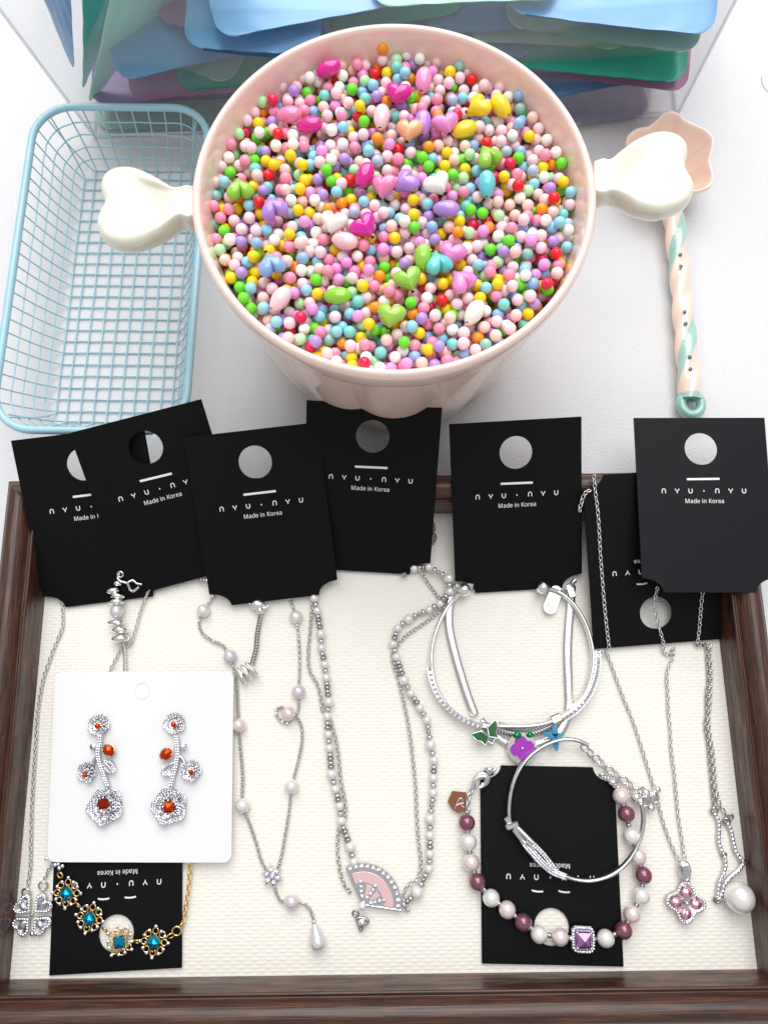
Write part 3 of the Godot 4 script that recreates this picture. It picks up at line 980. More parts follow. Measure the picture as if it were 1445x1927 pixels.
func cards() -> void:
	var shapes := {55.0: card_shape(55.0), 51.5: card_shape(51.5)}
	var print_meshes := card_print()
	var small: float = 15.9 * MM / print_meshes[1].get_aabb().size.x
	var line := MB.new()
	line.box(Transform3D(Basis.IDENTITY, Vector3(0, 0, 0.42)), Vector3(13.6, 0.95, 0.3), 0.1)
	var line_mesh := line.mesh()
	var stub := MB.new()
	stub.tube([Vector3(-2.1, 0, 0.35), Vector3(-1.7, 0.1, 0.75), Vector3(0, 0.2, 0.9), Vector3(1.7, 0.1, 0.75), Vector3(2.1, 0, 0.35)], 0.36, 8)
	var stub_mesh := stub.mesh()
	for row in [
		[Transform3D(Basis(Vector3(0.9937, 0.0047, -0.1115), Vector3(-0.1044, 0.3929, -0.9136), Vector3(0.0395, 0.9196, 0.3909)), Vector3(-120.54, 20.69, -88.16)), "black backing card at the tray's left rear corner, lowest of three overlapping cards", 0],
		[Transform3D(Basis(Vector3(0.9683, 0.0119, -0.2494), Vector3(-0.2260, 0.4658, -0.8555), Vector3(0.1060, 0.8848, 0.4538)), Vector3(-89.94, 25.01, -94.62)), "black backing card tilted over the wire basket, between two other cards", 0],
		[Transform3D(Basis(Vector3(0.9946, 0.0062, -0.1031), Vector3(-0.0963, 0.4170, -0.9038), Vector3(0.0374, 0.9089, 0.4154)), Vector3(-48.09, 23.81, -87.26)), "black backing card lying on top of both its neighbours, third in the row", 0],
		[Transform3D(Basis(Vector3(0.9973, -0.0011, 0.0740), Vector3(0.0638, 0.5196, -0.8520), Vector3(-0.0375, 0.8544, 0.5183)), Vector3(-3.05, 25.91, -97.39)), "black backing card standing highest, directly in front of the pink bowl", 0],
		[Transform3D(Basis(Vector3(0.9989, -0.0025, -0.0470), Vector3(-0.0418, 0.4133, -0.9096), Vector3(0.0217, 0.9106, 0.4127)), Vector3(59.07, 21.52, -90.52)), "black backing card above the large silver cuff bangle, with space on both sides", 0],
		[Transform3D(Basis(Vector3(0.9999, 0.0052, 0.0147), Vector3(0.0142, 0.0828, -0.9965), Vector3(-0.0064, 0.9966, 0.0827)), Vector3(135.82, 27.68, -89.42)), "greyish sheen-painted black card over the tray's right rear corner, in front of the spoon handle", 0],
		[Transform3D(Basis(Vector3(-0.9979, 0.0020, 0.0642), Vector3(0.0613, -0.2683, 0.9614), Vector3(0.0191, 0.9633, 0.2676)), Vector3(116.08, 16.73, -68.63)), "upside-down black backing card half hidden under another, with chains across it", 1],
		[Transform3D(Basis(Vector3(-0.9990, -0.0084, 0.0433), Vector3(0.0433, -0.0039, 0.9991), Vector3(-0.0082, 1.0000, 0.0043)), Vector3(-105.75, 5.93, 52.73)), "upside-down black backing card under the white earring card and blue stone necklace", 1],
		[Transform3D(Basis(Vector3(-0.9994, 0.0051, -0.0337), Vector3(-0.0337, -0.0000, 0.9994), Vector3(0.0051, 1.0000, 0.0002)), Vector3(67.02, 5.87, 52.48)), "upside-down black backing card under the pearl bracelet and hinged bangle", 1],
	]:
		var x: Transform3D = row[0]
		var o := thing("backing_card", row[1], "jewellery card", x.origin, "black backing cards")
		o.transform = Transform3D(x.basis.orthonormalized(), x.origin * MM)
		org[o] = Vector3.ZERO
		put("card_body", shapes[51.5 if row[1].contains("white earring card") else 55.0], M.painted_sheen_card if row[1].begins_with("greyish") else M.black_card, Transform3D.IDENTITY, o)
		put("letters", print_meshes[0], M.print_silver, Transform3D.IDENTITY, o)
		put("small_print", print_meshes[1], M.print_silver, Transform3D(Basis.from_scale(Vector3.ONE * small), Vector3(0, 36.75 - 35.7, 0.42)), o)
		var py := 36.75 - 26.4
		if row[2] == 0:
			put("fastener_band", line_mesh, M.fastener_white, Transform3D(Basis(Vector3(0, 0, 1), rng.randf_range(-0.02, 0.02)), Vector3(0, py, 0)), o)
		else:
			for s in [-5.3, 5.3]:
				put("fastener_end", stub_mesh, M.fastener_white, Transform3D(Basis(Vector3(0, 0, 1), rng.randf_range(-0.1, 0.1)), Vector3(s, py, 0)), o)


# ---------------------------------------------------------------- jewellery
func chain_part(o: Node3D, p: Array, l := 2.0, w := 1.5, r := 0.26, m := "chain_steel", roll := 0.7) -> void:
	var b := MB.new()
	cable(b, p, l, w, r, roll)
	tag(obj("chain", b, M[m], o), "", "", "", "stuff")


func pearl(o: Node3D, p: Vector3, d: float, m: String, called := "pearl") -> void:
	put(called, U.ball, M[m], Transform3D(Basis.from_euler(Vector3(rng.randf(), rng.randf(), 0)) * Basis.from_scale(Vector3.ONE * d / 2), p), o)


func jump_ring(o: Node3D, p: Vector3, t: Vector3, a: float, r := 0.4, m := "chain_steel", roll := 0.4) -> void:
	var b := MB.new()
	b.ring(Transform3D(along(t.normalized(), roll), p), a, a, r, 18, 7)
	obj("jump_ring", b, M[m], o)


func clasp(o: Node3D, a: Vector3, e: Vector3, s := 1.0) -> void:
	var t := (e - a).normalized()
	var f := along(t)
	var l := a.distance_to(e)
	var b := MB.new()
	var p := []
	for q in [[0, 0.0], [0.25, 0.26], [0.55, 0.3], [0.85, 0.2], [1.0, 0.0], [0.9, -0.17], [0.65, -0.22], [0.5, -0.12]]:
		p.append(a + t * l * q[0] + f.y * l * q[1])
	b.tube(smooth(p, 0.4), 0.85 * s, 8)
	obj("lobster_clasp", b, M.silver, o)


func necklaces_left() -> void:
	# silver chain with a pave clover
	var o := thing("clover_necklace", "fine silver chain necklace with four-leaf stone-set pendant at the tray's left edge", "necklace", Vector3(-138.39, 6, 69.02))
	chain_part(o, [Vector3(-138.48, 7, -57.09), Vector3(-137.08, 6.2, -53.02), Vector3(-136.36, 6.2, -47.29), Vector3(-136.42, 6.2, -42.75), Vector3(-138.8, 6.2, -36.02), Vector3(-140.86, 6.2, -28.69), Vector3(-142.35, 6.2, -22.75), Vector3(-143.21, 6.2, -15.11), Vector3(-143.52, 6.2, -6.48), Vector3(-143.18, 6.2, 4.17), Vector3(-142.86, 6.2, 16.73), Vector3(-142.34, 6.2, 29.06), Vector3(-141.61, 6.2, 41.17), Vector3(-140.86, 6.2, 51.09), Vector3(-141.21, 6.2, 58.51)], 2.1, 1.6, 0.3)
	chain_part(o, [Vector3(-134.87, 6.2, 56.06), Vector3(-133.31, 6.2, 52.16), Vector3(-131.87, 6.2, 49.23), Vector3(-131.15, 6.2, 45.28)], 2.1, 1.6, 0.3)
	chain_part(o, [Vector3(-140.4, 7, -58.04), Vector3(-138.62, 6.4, -55.78), Vector3(-137.15, 6.4, -54.83), Vector3(-135.65, 6.4, -53.43), Vector3(-134.77, 6.4, -53.88)], 1.9, 1.5, 0.3)
	jump_ring(o, Vector3(-141.44, 6.6, 60.74), Vector3(1, 0, 0.3), 1.7)
	jump_ring(o, Vector3(-134.9, 6.6, 58.3), Vector3(1, 0, -0.3), 1.7)
	var mid: Vector3 = Vector3(-137.93, 6.6, 68.67)
	for k in 4:
		var a: float = [0.72, 2.36, -2.4, -0.78][k]
		var f := Basis(Vector3.UP, -a + PI / 2)
		var at := mid + f * Vector3(0, 0, -4.7)
		var line := heart2(8.2, 32)
		var b := MB.new()
		b.pillow(Transform3D(f, at), line, [Vector2(0.001, 0.5), Vector2(0.5, 0.6), Vector2(0.8, 1.0), Vector2(0.95, 1.1), Vector2(1.0, 0.7), Vector2(1.0, -0.4), Vector2(0.5, -0.5), Vector2(0.001, -0.5)])
		var leaf := obj("clover_leaf", b, M.silver, o)
		b = MB.new()
		var rim := smooth(line.map(func(q): return at + f * Vector3(q.x * 0.8, 1.25, q.y * 0.8)), 1.0, true)
		for p in rim:
			pave(b, p, 0.5)
		tag(obj("pave_stones", b, M.clear_stone, leaf), "", "", "", "stuff")
		b = MB.new()
		b.gem(Transform3D(f, at + Vector3(0, 1.2, 0) + f * Vector3(0, 0, -0.2)), 2.6, 4.4, 1.6, 8)
		obj("leaf_stone", b, M.smoke_stone, leaf)
	pearl(o, Vector3(-137.57, 6.4, 75.57), 2.2, "silver", "stud")
	pearl(o, mid + Vector3(0, 0.8, 0), 1.4, "dark_silver", "stud")
	# silver nuggets and one pearl on a chain
	o = thing("nugget_drop_necklace", "necklace end of stacked silver nuggets and one white pearl over two black cards", "necklace", Vector3(-111.62, 8, -50.2))
	for q in [[Vector3(-112.23, 10.5, -61.8), 3.6, 1.9, 0.35], [Vector3(-114.17, 10.2, -58.66), 5.6, 2.3, -0.2], [Vector3(-112.03, 10, -56.37), 5.8, 2.0, 0.1], [Vector3(-112.61, 9.8, -53.89), 6.4, 2.2, 0.0], [Vector3(-112.21, 9.2, -45.12), 7.0, 2.0, -0.05], [Vector3(-110.18, 9.2, -41.95), 7.0, 2.5, 0.08], [Vector3(-110, 9, -38.38), 7.6, 2.6, -0.08]]:
		var x := Basis(Vector3.UP, -q[3] * 0.4) * Basis.from_scale(Vector3(q[1] / 1.85, q[1] / 2.4, q[2] / 1.5))
		var b := MB.new()
		var at: Vector3 = q[0]
		b.ball(at, 1.0, 18, 12, x)
		obj("silver_nugget", b, M.bright_silver, o)
	pearl(o, Vector3(-112.21, 9.5, -49.83), 5.6, "grey_pearl")
	var b0 := MB.new()
	b0.tube(smooth([Vector3(-110.73, 13, -66.02), Vector3(-111.48, 13, -63.74), Vector3(-110.02, 13, -62.35), Vector3(-107.41, 12.5, -61.47), Vector3(-106.38, 11, -58.91), Vector3(-104.98, 11, -58.43), Vector3(-102.82, 11, -60.23)], 0.4), 0.55, 8)
	b0.tube(smooth([Vector3(-107.6, 12, -61.76), Vector3(-105.74, 11, -63.02), Vector3(-103.82, 11, -61.62), Vector3(-101.51, 11, -61.13)], 0.4), 0.55, 8)
	obj("lobster_clasp", b0, M.silver, o)
	b0 = MB.new()
	b0.ring(Transform3D(along(Vector3(1, 0, 0), 0.3), Vector3(-110.31, 13.4, -65.26)), 1.2, 1.2, 0.45, 16, 6)
	obj("jump_ring", b0, M.silver, o)
	chain_part(o, [Vector3(-99.16, 8, -59.65), Vector3(-101.48, 7, -54.74), Vector3(-103.13, 6.6, -49.76), Vector3(-104.18, 6.6, -44.54), Vector3(-105.26, 6.6, -40.04), Vector3(-106.18, 6.6, -36.68), Vector3(-108.56, 6.6, -34.92)], 1.9, 1.5, 0.28)
	chain_part(o, [Vector3(-109.05, 7.5, -36.67), Vector3(-111.14, 6.6, -32.73), Vector3(-112.9, 6.6, -28.75), Vector3(-115.03, 6.6, -23.92)], 1.9, 1.5, 0.28)
	var tb := MB.new()
	rope(tb, [Vector3(-109.43, 7.8, -37.1), Vector3(-108.64, 6.6, -32.69), Vector3(-108.09, 6.6, -27.8), Vector3(-108.02, 6.6, -23.39)], 0.75)
	tag(obj("rope_chain", tb, M.silver, o), "", "", "", "stuff")


func stone_flower(o: Node3D, at: Vector3, turn: float) -> void:  # a gold link: blue square stone in a lacy ring with white stones
	var f := Basis(Vector3.UP, turn)
	var b := MB.new()
	b.box(Transform3D(f, at + Vector3(0, 0.2, 0)), Vector3(4.6, 1.2, 4.6), 0.25)
	for k in 8:
		var a: float = TAU * k / 8.0
		var p := at + f * Vector3(cos(a) * 3.9, 0.1, sin(a) * 3.9)
		b.ring(Transform3D(f * Basis(Vector3.RIGHT, PI / 2), p), 1.15, 1.15, 0.32, 12, 5)
	for k in 4:
		b.ball(at + f * Vector3([-2.2, 2.2, 2.2, -2.2][k], 1.1, [-2.2, -2.2, 2.2, 2.2][k]), 0.45, 8, 6)
	var link := obj("stone_link", b, M.gold, o)
	b = MB.new()
	b.gem(Transform3D(f, at + Vector3(0, 1.3, 0)), 4.6, 4.6, 2.4, 4, PI / 4)
	obj("blue_stone", b, M.blue_stone, link)
	b = MB.new()
	for k in 12:
		var a: float = TAU * (k + 0.5) / 12.0
		pave(b, at + f * Vector3(cos(a) * (4.6 if k % 3 != 1 else 5.6), 0.6, sin(a) * (4.6 if k % 3 != 1 else 5.6)), 0.72)
	tag(obj("white_stones", b, M.clear_stone, link), "", "", "", "stuff")


func gold_necklace() -> void:
	var o := thing("blue_stone_necklace", "gold necklace with four blue square stones in white flower settings", "necklace", Vector3(-106.73, 6.8, 72.62))
	var spots: Array = [Vector3(-124.84, 7.4, 60.75), Vector3(-115.07, 7.4, 69.88), Vector3(-102.57, 7.4, 78.35), Vector3(-89.25, 7.4, 78.7)]
	for i in 4:
		stone_flower(o, spots[i], [0.75, 0.55, 0.25, 0.7][i])
	for i in 3:
		var d: Vector3 = (spots[i + 1] - spots[i]).normalized()
		jump_ring(o, (spots[i] + spots[i + 1]) / 2.0 + Vector3(0, 0.3, 0), d, 1.2, 0.35, "gold", 0.9)
	jump_ring(o, Vector3(-128.06, 7.6, 54.26), Vector3(1, 0, 1), 1.2, 0.38, "gold", 0.5)
	jump_ring(o, Vector3(-80.72, 7.4, 75.04), Vector3(1, 0, -0.4), 1.7, 0.4, "gold", 0.2)
	jump_ring(o, Vector3(-82.92, 7.4, 76.71), Vector3(1, 0, -0.6), 1.4, 0.4, "gold", 0.9)
	chain_part(o, [Vector3(-79.77, 7.2, 74.35), Vector3(-78.43, 7.2, 71.91), Vector3(-77.77, 7.2, 68.11), Vector3(-77.16, 7.2, 63.32), Vector3(-76.76, 7.2, 58.5), Vector3(-76.57, 7.2, 53.63), Vector3(-76.61, 7.2, 48.14)], 2.6, 1.9, 0.36, "gold", 0.6)
	# a glimpse of the fifth flower under the white card
	var b := MB.new()
	for p in [Vector3(-130.25, 8.2, 50.39), Vector3(-128.45, 8.2, 51.59), Vector3(-129.02, 8.2, 50.02), Vector3(-127.25, 8.2, 50.82), Vector3(-133.86, 8.2, 48)]:
		pave(b, p, 0.8)
	tag(obj("white_stones", b, M.clear_stone, o), "", "", "", "stuff")


func petal(metal: MB, stones: MB, at: Vector3, f: Basis, a: float, l: float, w: float, lift: float, curl: float, inner := 0.12) -> void:
	var pos := func(u: float, v: float):  # u outwards 0..1, v across -1..1
		var half: float = w / 2 * (0.35 + 0.65 * sin(PI * pow(u, 0.8) * 0.62 + 0.25)) * sqrt(maxf(0.02, 1.0 - pow(u, 5.0)))
		var r := l * (inner + (1.0 - inner) * u) * (1.0 - 0.1 * v * v * u)
		var q := Vector3(cos(a) * r - sin(a) * v * half, lift * (1.0 - u) * 0.9 + curl * u * u + 0.22 * absf(v) * lift * u, sin(a) * r + cos(a) * v * half)
		return at + f * q
	metal.grid(8, 9, func(i, j): return pos.call(i / 7.0, j / 4.0 - 1.0), false, false, -1.0)
	metal.grid(8, 9, func(i, j): return pos.call(i / 7.0, j / 4.0 - 1.0) - f.y * 0.35, false, false, 1.0)
	var rows := maxi(2, int(l / 0.95))
	for i in rows:
		var u := (i + 0.6) / rows
		var n := maxi(2, int(w * (0.4 + 0.6 * u) / 0.95))
		for j in n:
			var v := (j + 0.5) / n * 2.0 - 1.0
			pave(stones, pos.call(u, v * 0.9) + f.y * 0.18, 0.42, f * Vector3(-cos(a) * 0.3 + rng.randf_range(-0.2, 0.2), 1, -sin(a) * 0.3 + rng.randf_range(-0.2, 0.2)))


func blossom(o: Node3D, called: String, at: Vector3, f: Basis, r: float, rings: Array) -> Node3D:
	var metal := MB.new()
	var stones := MB.new()
	for q in rings:
		for k in q[0]:
			petal(metal, stones, at, f, TAU * k / q[0] + q[1], r * q[2], r * q[2] * q[3], q[4], q[5])
	var fl := obj(called, metal, M.silver, o)
	tag(obj("pave_stones", stones, M.clear_stone, fl), "", "", "", "stuff")
	return fl


func earrings() -> void:
	var cw := thing("earring_card", "white rounded earring card holding a pair of orange stone flower earrings", "jewellery card", Vector3(-97.52, 9, 13.92))
	var c: Array = [Vector3(-136.36, 9, -24.82), Vector3(-61.43, 9, -24.48), Vector3(-59.79, 9, 50.13), Vector3(-132.99, 9, 49.01)]
	var o2: Vector3 = org[cw]
	var line := PackedVector2Array()
	for i in 4:
		var p: Vector3 = c[i]
		var a: Vector3 = c[(i + 3) % 4]
		var b2: Vector3 = c[(i + 1) % 4]
		var pa := p + (a - p).normalized() * 3.6
		var pb := p + (b2 - p).normalized() * 3.6
		for s in 7:
			var t := s / 6.0
			var q: Vector3 = pa.lerp(p, t).lerp(p.lerp(pb, t), t)
			line.append(Vector2(q.x, -q.z))
	var b := MB.new()
	var flat_x := Transform3D(Basis(Vector3(1, 0, 0), Vector3(0, 0, -1), Vector3(0, 1, 0)), Vector3(0, 9, 0))
	b.plate(flat_x, [line], [line], -0.35, 0.35)
	obj("card_body", b, M.white_card, cw)
	b = MB.new()
	b.ring(Transform3D(Basis(Vector3.RIGHT, PI / 2), Vector3(-99.29, 9.35, -16.72)), 3.1, 3.3, 0.24, 40, 6)
	obj("punched_ring", b, M.white_card, cw)
	for s in 2:
		var left := s == 0
		var e := thing("flower_earring", "silver flower earring with orange stones, small blossom on its left" if left else "silver flower earring with orange stones, small blossom on its right", "earring", [Vector3(-113.32, 9.4, 12.64), Vector3(-84.63, 9.4, 13.02)][s], "pair of flower earrings")
		var f := Basis(Vector3.UP, 0.2 if left else -0.3)
		var top: Vector3 = [Vector3(-115.8, 10.6, -3.33), Vector3(-84.72, 10.6, -3.55)][s]
		var fl := blossom(e, "top_blossom", top, f, 4.7, [[5, 0.2, 1.0, 1.15, 0.4, 0.9], [4, 0.9, 0.6, 1.0, 1.3, 1.6]])
		b = MB.new()
		b.gem(Transform3D(f, top + Vector3(0, 1.7, 0.4)), 2.3, 2.3, 1.6, 8)
		obj("orange_stone", b, M.orange_stone, fl)
		# stem set with small stones
		var stem: Array = smooth([[Vector3(-114.65, 11, 1.28), Vector3(-114.84, 11, 4.61), Vector3(-114.99, 11, 8.34), Vector3(-113.82, 11, 12.48), Vector3(-112, 11, 16.6), Vector3(-110.2, 11, 20.69)], [Vector3(-83.47, 11, 1.69), Vector3(-83.08, 11, 5.03), Vector3(-82.67, 11, 8.76), Vector3(-83.09, 11, 13.29), Vector3(-83.98, 11, 16.96), Vector3(-84.84, 11, 21.02)]][s], 0.5)
		b = MB.new()
		b.tube(stem, 1.05, 8)
		var st := obj("stem", b, M.silver, e)
		b = MB.new()
		for i in range(0, stem.size(), 2):
			for d in [-0.45, 0.45]:
				pave(b, stem[i] + Vector3(d, 0.95, 0), 0.5)
		tag(obj("pave_stones", b, M.clear_stone, st), "", "", "", "stuff")
		b = MB.new()
		var tw: Array = smooth([[Vector3(-114.63, 10.8, 8.36), Vector3(-116.65, 10.8, 10.4), Vector3(-116.89, 10.8, 12.87)], [Vector3(-82.73, 10.8, 8.78), Vector3(-80.69, 10.8, 10.46), Vector3(-79.27, 10.8, 12.95)]][s], 0.5)
		b.tube(tw, 0.7, 8)
		b.tube(smooth([[Vector3(-114.97, 10.8, 6.7), Vector3(-116.11, 10.8, 6.07), Vector3(-117.04, 10.8, 5.22)], [Vector3(-82.81, 10.8, 7.12), Vector3(-81.76, 10.8, 6.51), Vector3(-80.71, 10.8, 5.7)]][s], 0.5), 0.5, 8)
		obj("twig", b, M.silver, e)
		b = MB.new()
		b.gem(Transform3D(f, [Vector3(-116.96, 11.6, 5.16), Vector3(-80.5, 11.6, 5.64)][s]), 3.3, 3.3, 2.2, 8)
		obj("clear_stone", b, M.clear_stone, e)
		b = MB.new()
		var ov: Vector3 = [Vector3(-110.56, 12.2, 6.65), Vector3(-87.11, 12.2, 8.4)][s]
		var ob := Basis(Vector3.UP, -0.7 if left else 0.6)
		b.gem(Transform3D(ob, ov), 5.4, 4.3, 2.6, 12)
		var oval := obj("oval_stone", b, M.orange_stone, e)
		b = MB.new()
		b.ring(Transform3D(ob * Basis(Vector3.RIGHT, PI / 2), ov - Vector3(0, 0.3, 0)), 2.75, 2.2, 0.3, 20, 6)
		for k in 4:
			var a: float = TAU * (k + 0.5) / 4.0
			b.ball(ov + ob * Vector3(cos(a) * 2.7, 0.35, sin(a) * 2.15), 0.48, 8, 6)
		obj("claw_setting", b, M.silver, oval)
		# leaf with a raised midrib
		var lf: Vector3 = [Vector3(-113.29, 11, 10.84), Vector3(-83.39, 11, 11.64)][s]
		var metal := MB.new()
		var stones := MB.new()
		petal(metal, stones, lf, Basis.IDENTITY, 0.62 if left else 2.35, 7.2, 5.0, 0.6, 1.0, 0.05)
		metal.tube(smooth([lf + Vector3(0, 1.2, 0), lf + Vector3(2.2 if left else -2.2, 1.7, 0.9), lf + Vector3(4.4 if left else -4.4, 1.6, 3.2)], 0.4), 0.3, 6)
		var leaf := obj("leaf", metal, M.silver, e)
		tag(obj("pave_stones", stones, M.clear_stone, leaf), "", "", "", "stuff")
		var sm: Vector3 = [Vector3(-118.89, 10.8, 14.9), Vector3(-77.02, 10.8, 15.03)][s]
		var tilt := Basis(Vector3.UP, 0.5) * Basis(Vector3(0, 0, 1), 0.25 if left else -0.1)
		fl = blossom(e, "small_blossom", sm, tilt, 4.4, [[5, 0.5, 1.0, 1.1, 0.5, 1.2], [4, 0.2, 0.6, 1.0, 1.3, 1.7]])
		b = MB.new()
		b.gem(Transform3D(tilt, sm + tilt * Vector3(-0.6 if left else 0, 1.8, 0.6)), 2.1, 2.1, 1.5, 8)
		obj("orange_stone", b, M.orange_stone, fl)
		jump_ring(e, [Vector3(-110.64, 10.8, 21.52), Vector3(-84.64, 10.8, 21.86)][s], Vector3(0, 0, 1), 0.9, 0.3, "silver", 1.2)
		var ro: Vector3 = [Vector3(-110.74, 10.4, 28.03), Vector3(-85.05, 10.4, 28.36)][s]
		fl = blossom(e, "rose", ro, f, 7.6, [[5, -0.6 if left else 0.35, 1.0, 1.12, 0.5, 1.5], [4, 0.1, 0.72, 1.05, 1.2, 2.2], [4, 0.8, 0.46, 1.0, 2.0, 2.7]])
		b = MB.new()
		var sq: Vector3 = [Vector3(-110.92, 13, 27.05), Vector3(-84.73, 13, 28.58)][s]
		var sb := Basis(Vector3.UP, 0.15 if left else -0.05)
		b.gem(Transform3D(sb, sq), 4.3, 4.3, 2.4, 4, PI / 4)
		var gs := obj("square_stone", b, M.garnet_stone if left else M.orange_stone, fl)
		for k in 4:
			b = MB.new()
			b.ball(sq + sb * Vector3([-2, 2, 2, -2][k], 0.4, [-2, -2, 2, 2][k]), 0.45, 8, 6)
			obj("claw", b, M.silver, fl)


func pearl_station() -> void:
	var o := thing("pearl_lariat", "silver box chain necklace with spaced pearls, star cluster and long drop pearl", "necklace", Vector3(-43.85, 6, 55.88))
	var strands := [
		[Vector3(-78.6, 8, -63.07), Vector3(-73.99, 8, -63.01), Vector3(-71.95, 6.2, -59.51), Vector3(-72.26, 6.2, -55.59), Vector3(-75.95, 6.2, -50.35), Vector3(-77.57, 6.2, -45.35), Vector3(-76.23, 6.2, -40.8), Vector3(-71.52, 6.2, -37.14), Vector3(-66.89, 6.2, -35.05), Vector3(-64.01, 6.2, -30.77), Vector3(-62.05, 6.2, -26.09), Vector3(-60.44, 6.2, -18.37), Vector3(-59.71, 6.2, -9.68), Vector3(-59.02, 6.2, -1.94), Vector3(-58.07, 6.2, 7.39), Vector3(-56.87, 6.2, 17.85), Vector3(-56.51, 6.2, 29.35), Vector3(-53.5, 6.2, 36.27), Vector3(-50.73, 6.2, 43.32), Vector3(-48.41, 6.2, 50.28), Vector3(-45.54, 6.2, 54.64)],
		[Vector3(-39.77, 8, -58.38), Vector3(-37.84, 6.2, -52.81), Vector3(-35.91, 6.2, -46.38), Vector3(-34.65, 6.2, -37.99), Vector3(-34.06, 6.2, -26.82), Vector3(-34.36, 6.2, -15.41), Vector3(-34.26, 6.2, -8.26), Vector3(-36.44, 6.2, -5.07), Vector3(-39.07, 6.2, -2.53), Vector3(-42.66, 6.2, -4.72), Vector3(-43.83, 6.2, -7.31), Vector3(-42.3, 6.2, -9.23), Vector3(-38.56, 7.4, -7.92), Vector3(-35.44, 7.2, -5.52), Vector3(-33.3, 6.2, -2.46), Vector3(-32.56, 6.2, 3.5), Vector3(-34, 6.2, 11.9), Vector3(-36.69, 6.2, 22.24), Vector3(-37.43, 6.2, 30.41), Vector3(-38.79, 6.2, 39.47), Vector3(-40.35, 6.2, 48.41), Vector3(-42.15, 6.2, 54.29)],
		[Vector3(-43.34, 6.2, 58.57), Vector3(-41.54, 6.2, 63.63), Vector3(-39.61, 6.2, 65.59), Vector3(-36.03, 6.2, 65.44), Vector3(-30.96, 6.2, 66.27), Vector3(-28.2, 6.2, 69.18), Vector3(-27.33, 6.2, 72.25)],
	]
	for s in strands:
		var b := MB.new()
		box_chain(b, s, 1.25)
		tag(obj("box_chain", b, M.chain_steel, o), "", "", "", "stuff")
	var spots: Array = [Vector3(-75.65, 7.4, -50), Vector3(-63.53, 7.4, -30.5), Vector3(-58.8, 7.4, -2.21), Vector3(-56.29, 7.4, 29.17), Vector3(-35.77, 7.4, -46.73), Vector3(-34.22, 7.4, -15.42), Vector3(-38.19, 8.4, -6.67), Vector3(-36.54, 7.4, 22.09), Vector3(-35.88, 7.4, 65.13)]
	var looks := ["white_pearl", "lilac_pearl", "blush_pearl", "white_pearl", "white_pearl", "lilac_pearl", "blush_pearl", "white_pearl", "lilac_pearl"]
	for i in spots.size():
		pearl(o, spots[i], 5.8, looks[i])
	# star of seven stones
	var mid: Vector3 = Vector3(-43.7, 7, 55.85)
	var metal := MB.new()
	metal.ball(mid - Vector3(0, 0.3, 0), 2.6, 14, 8, Basis.from_scale(Vector3(1, 0.35, 1)))
	for k in 6:
		var a: float = TAU * k / 6.0 + 0.3
		metal.ball(mid + Vector3(cos(a) * 3.9, 0.2, sin(a) * 3.9), 0.55, 8, 6)
	var star := obj("star_setting", metal, M.silver, o)
	for k in 7:
		var a: float = TAU * k / 6.0 + 0.3
		var b := MB.new()
		b.gem(Transform3D(Basis(Vector3.UP, a), mid + (Vector3(cos(a) * 2.35, 0.8, sin(a) * 2.35) if k < 6 else Vector3(0, 1.1, 0))), 2.3, 2.3, 1.5, 8)
		obj("star_stone", b, M.clear_stone, star)
	# drop
	var top: Vector3 = Vector3(-26.99, 7.6, 72.43)
	var end: Vector3 = Vector3(-24.78, 8.2, 82.42)
	var f := along((end - top).normalized())
	var b2 := MB.new()
	var l := top.distance_to(end)
	b2.grid(21, 28, func(i, j):
		var t: float = i / 20.0
		var r: float = 4.15 * sqrt(maxf(0.0, sin(PI * pow(t, 1.0) * 0.5 + 0.0) * (1.0 - pow(t, 5.0)))) * (0.35 + 0.65 * pow(t, 0.55))
		var a: float = TAU * j / 28.0
		return top + f.x * l * t + f.y * cos(a) * r + f.z * sin(a) * r, false, true, -1.0)
	obj("drop_pearl", b2, M.grey_pearl, o)
	b2 = MB.new()
	b2.ball(top, 0.9, 10, 8)
	obj("drop_cap", b2, M.silver, o)
	# silver nuggets on a round snake chain, hanging from the same card
	o = thing("snake_chain_nuggets", "short silver snake chain with three silver nuggets under the third card", "necklace", Vector3(-54.39, 6, -33.78))
	b2 = MB.new()
	rope(b2, [Vector3(-50.57, 8, -48.91), Vector3(-51.61, 6.6, -44.51), Vector3(-52.39, 6.6, -39.33), Vector3(-52.69, 6.6, -33.73), Vector3(-53.71, 6.6, -29.29), Vector3(-54.73, 6.6, -25.32)], 1.05)
	tag(obj("snake_chain", b2, M.dark_silver, o), "", "", "", "stuff")
	b2 = MB.new()
	b2.ball(Vector3(-52.19, 8.4, -52.08), 2.6, 14, 10, Basis.from_scale(Vector3(1.25, 0.8, 0.9)))
	b2.ball(Vector3(-51.01, 8.2, -49.58), 1.7, 12, 8)
	b2.tube(smooth([Vector3(-56.18, 8, -53.32), Vector3(-53.84, 8, -51.46), Vector3(-49.93, 8, -50.5), Vector3(-47.44, 8, -51.83)], 0.4), 0.6, 8)
	obj("bead_cap", b2, M.bright_silver, o)
	for q in [[Vector3(-58.2, 8, -22.27), 0.45], [Vector3(-56.12, 8.6, -23.76), 0.6], [Vector3(-53.85, 9, -25.25), 0.8]]:
		b2 = MB.new()
		b2.ball(q[0], 1.0, 18, 12, Basis(Vector3.UP, q[1]) * Basis.from_scale(Vector3(1.25, 2.2, 4.1)))
		obj("silver_nugget", b2, M.bright_silver, o)


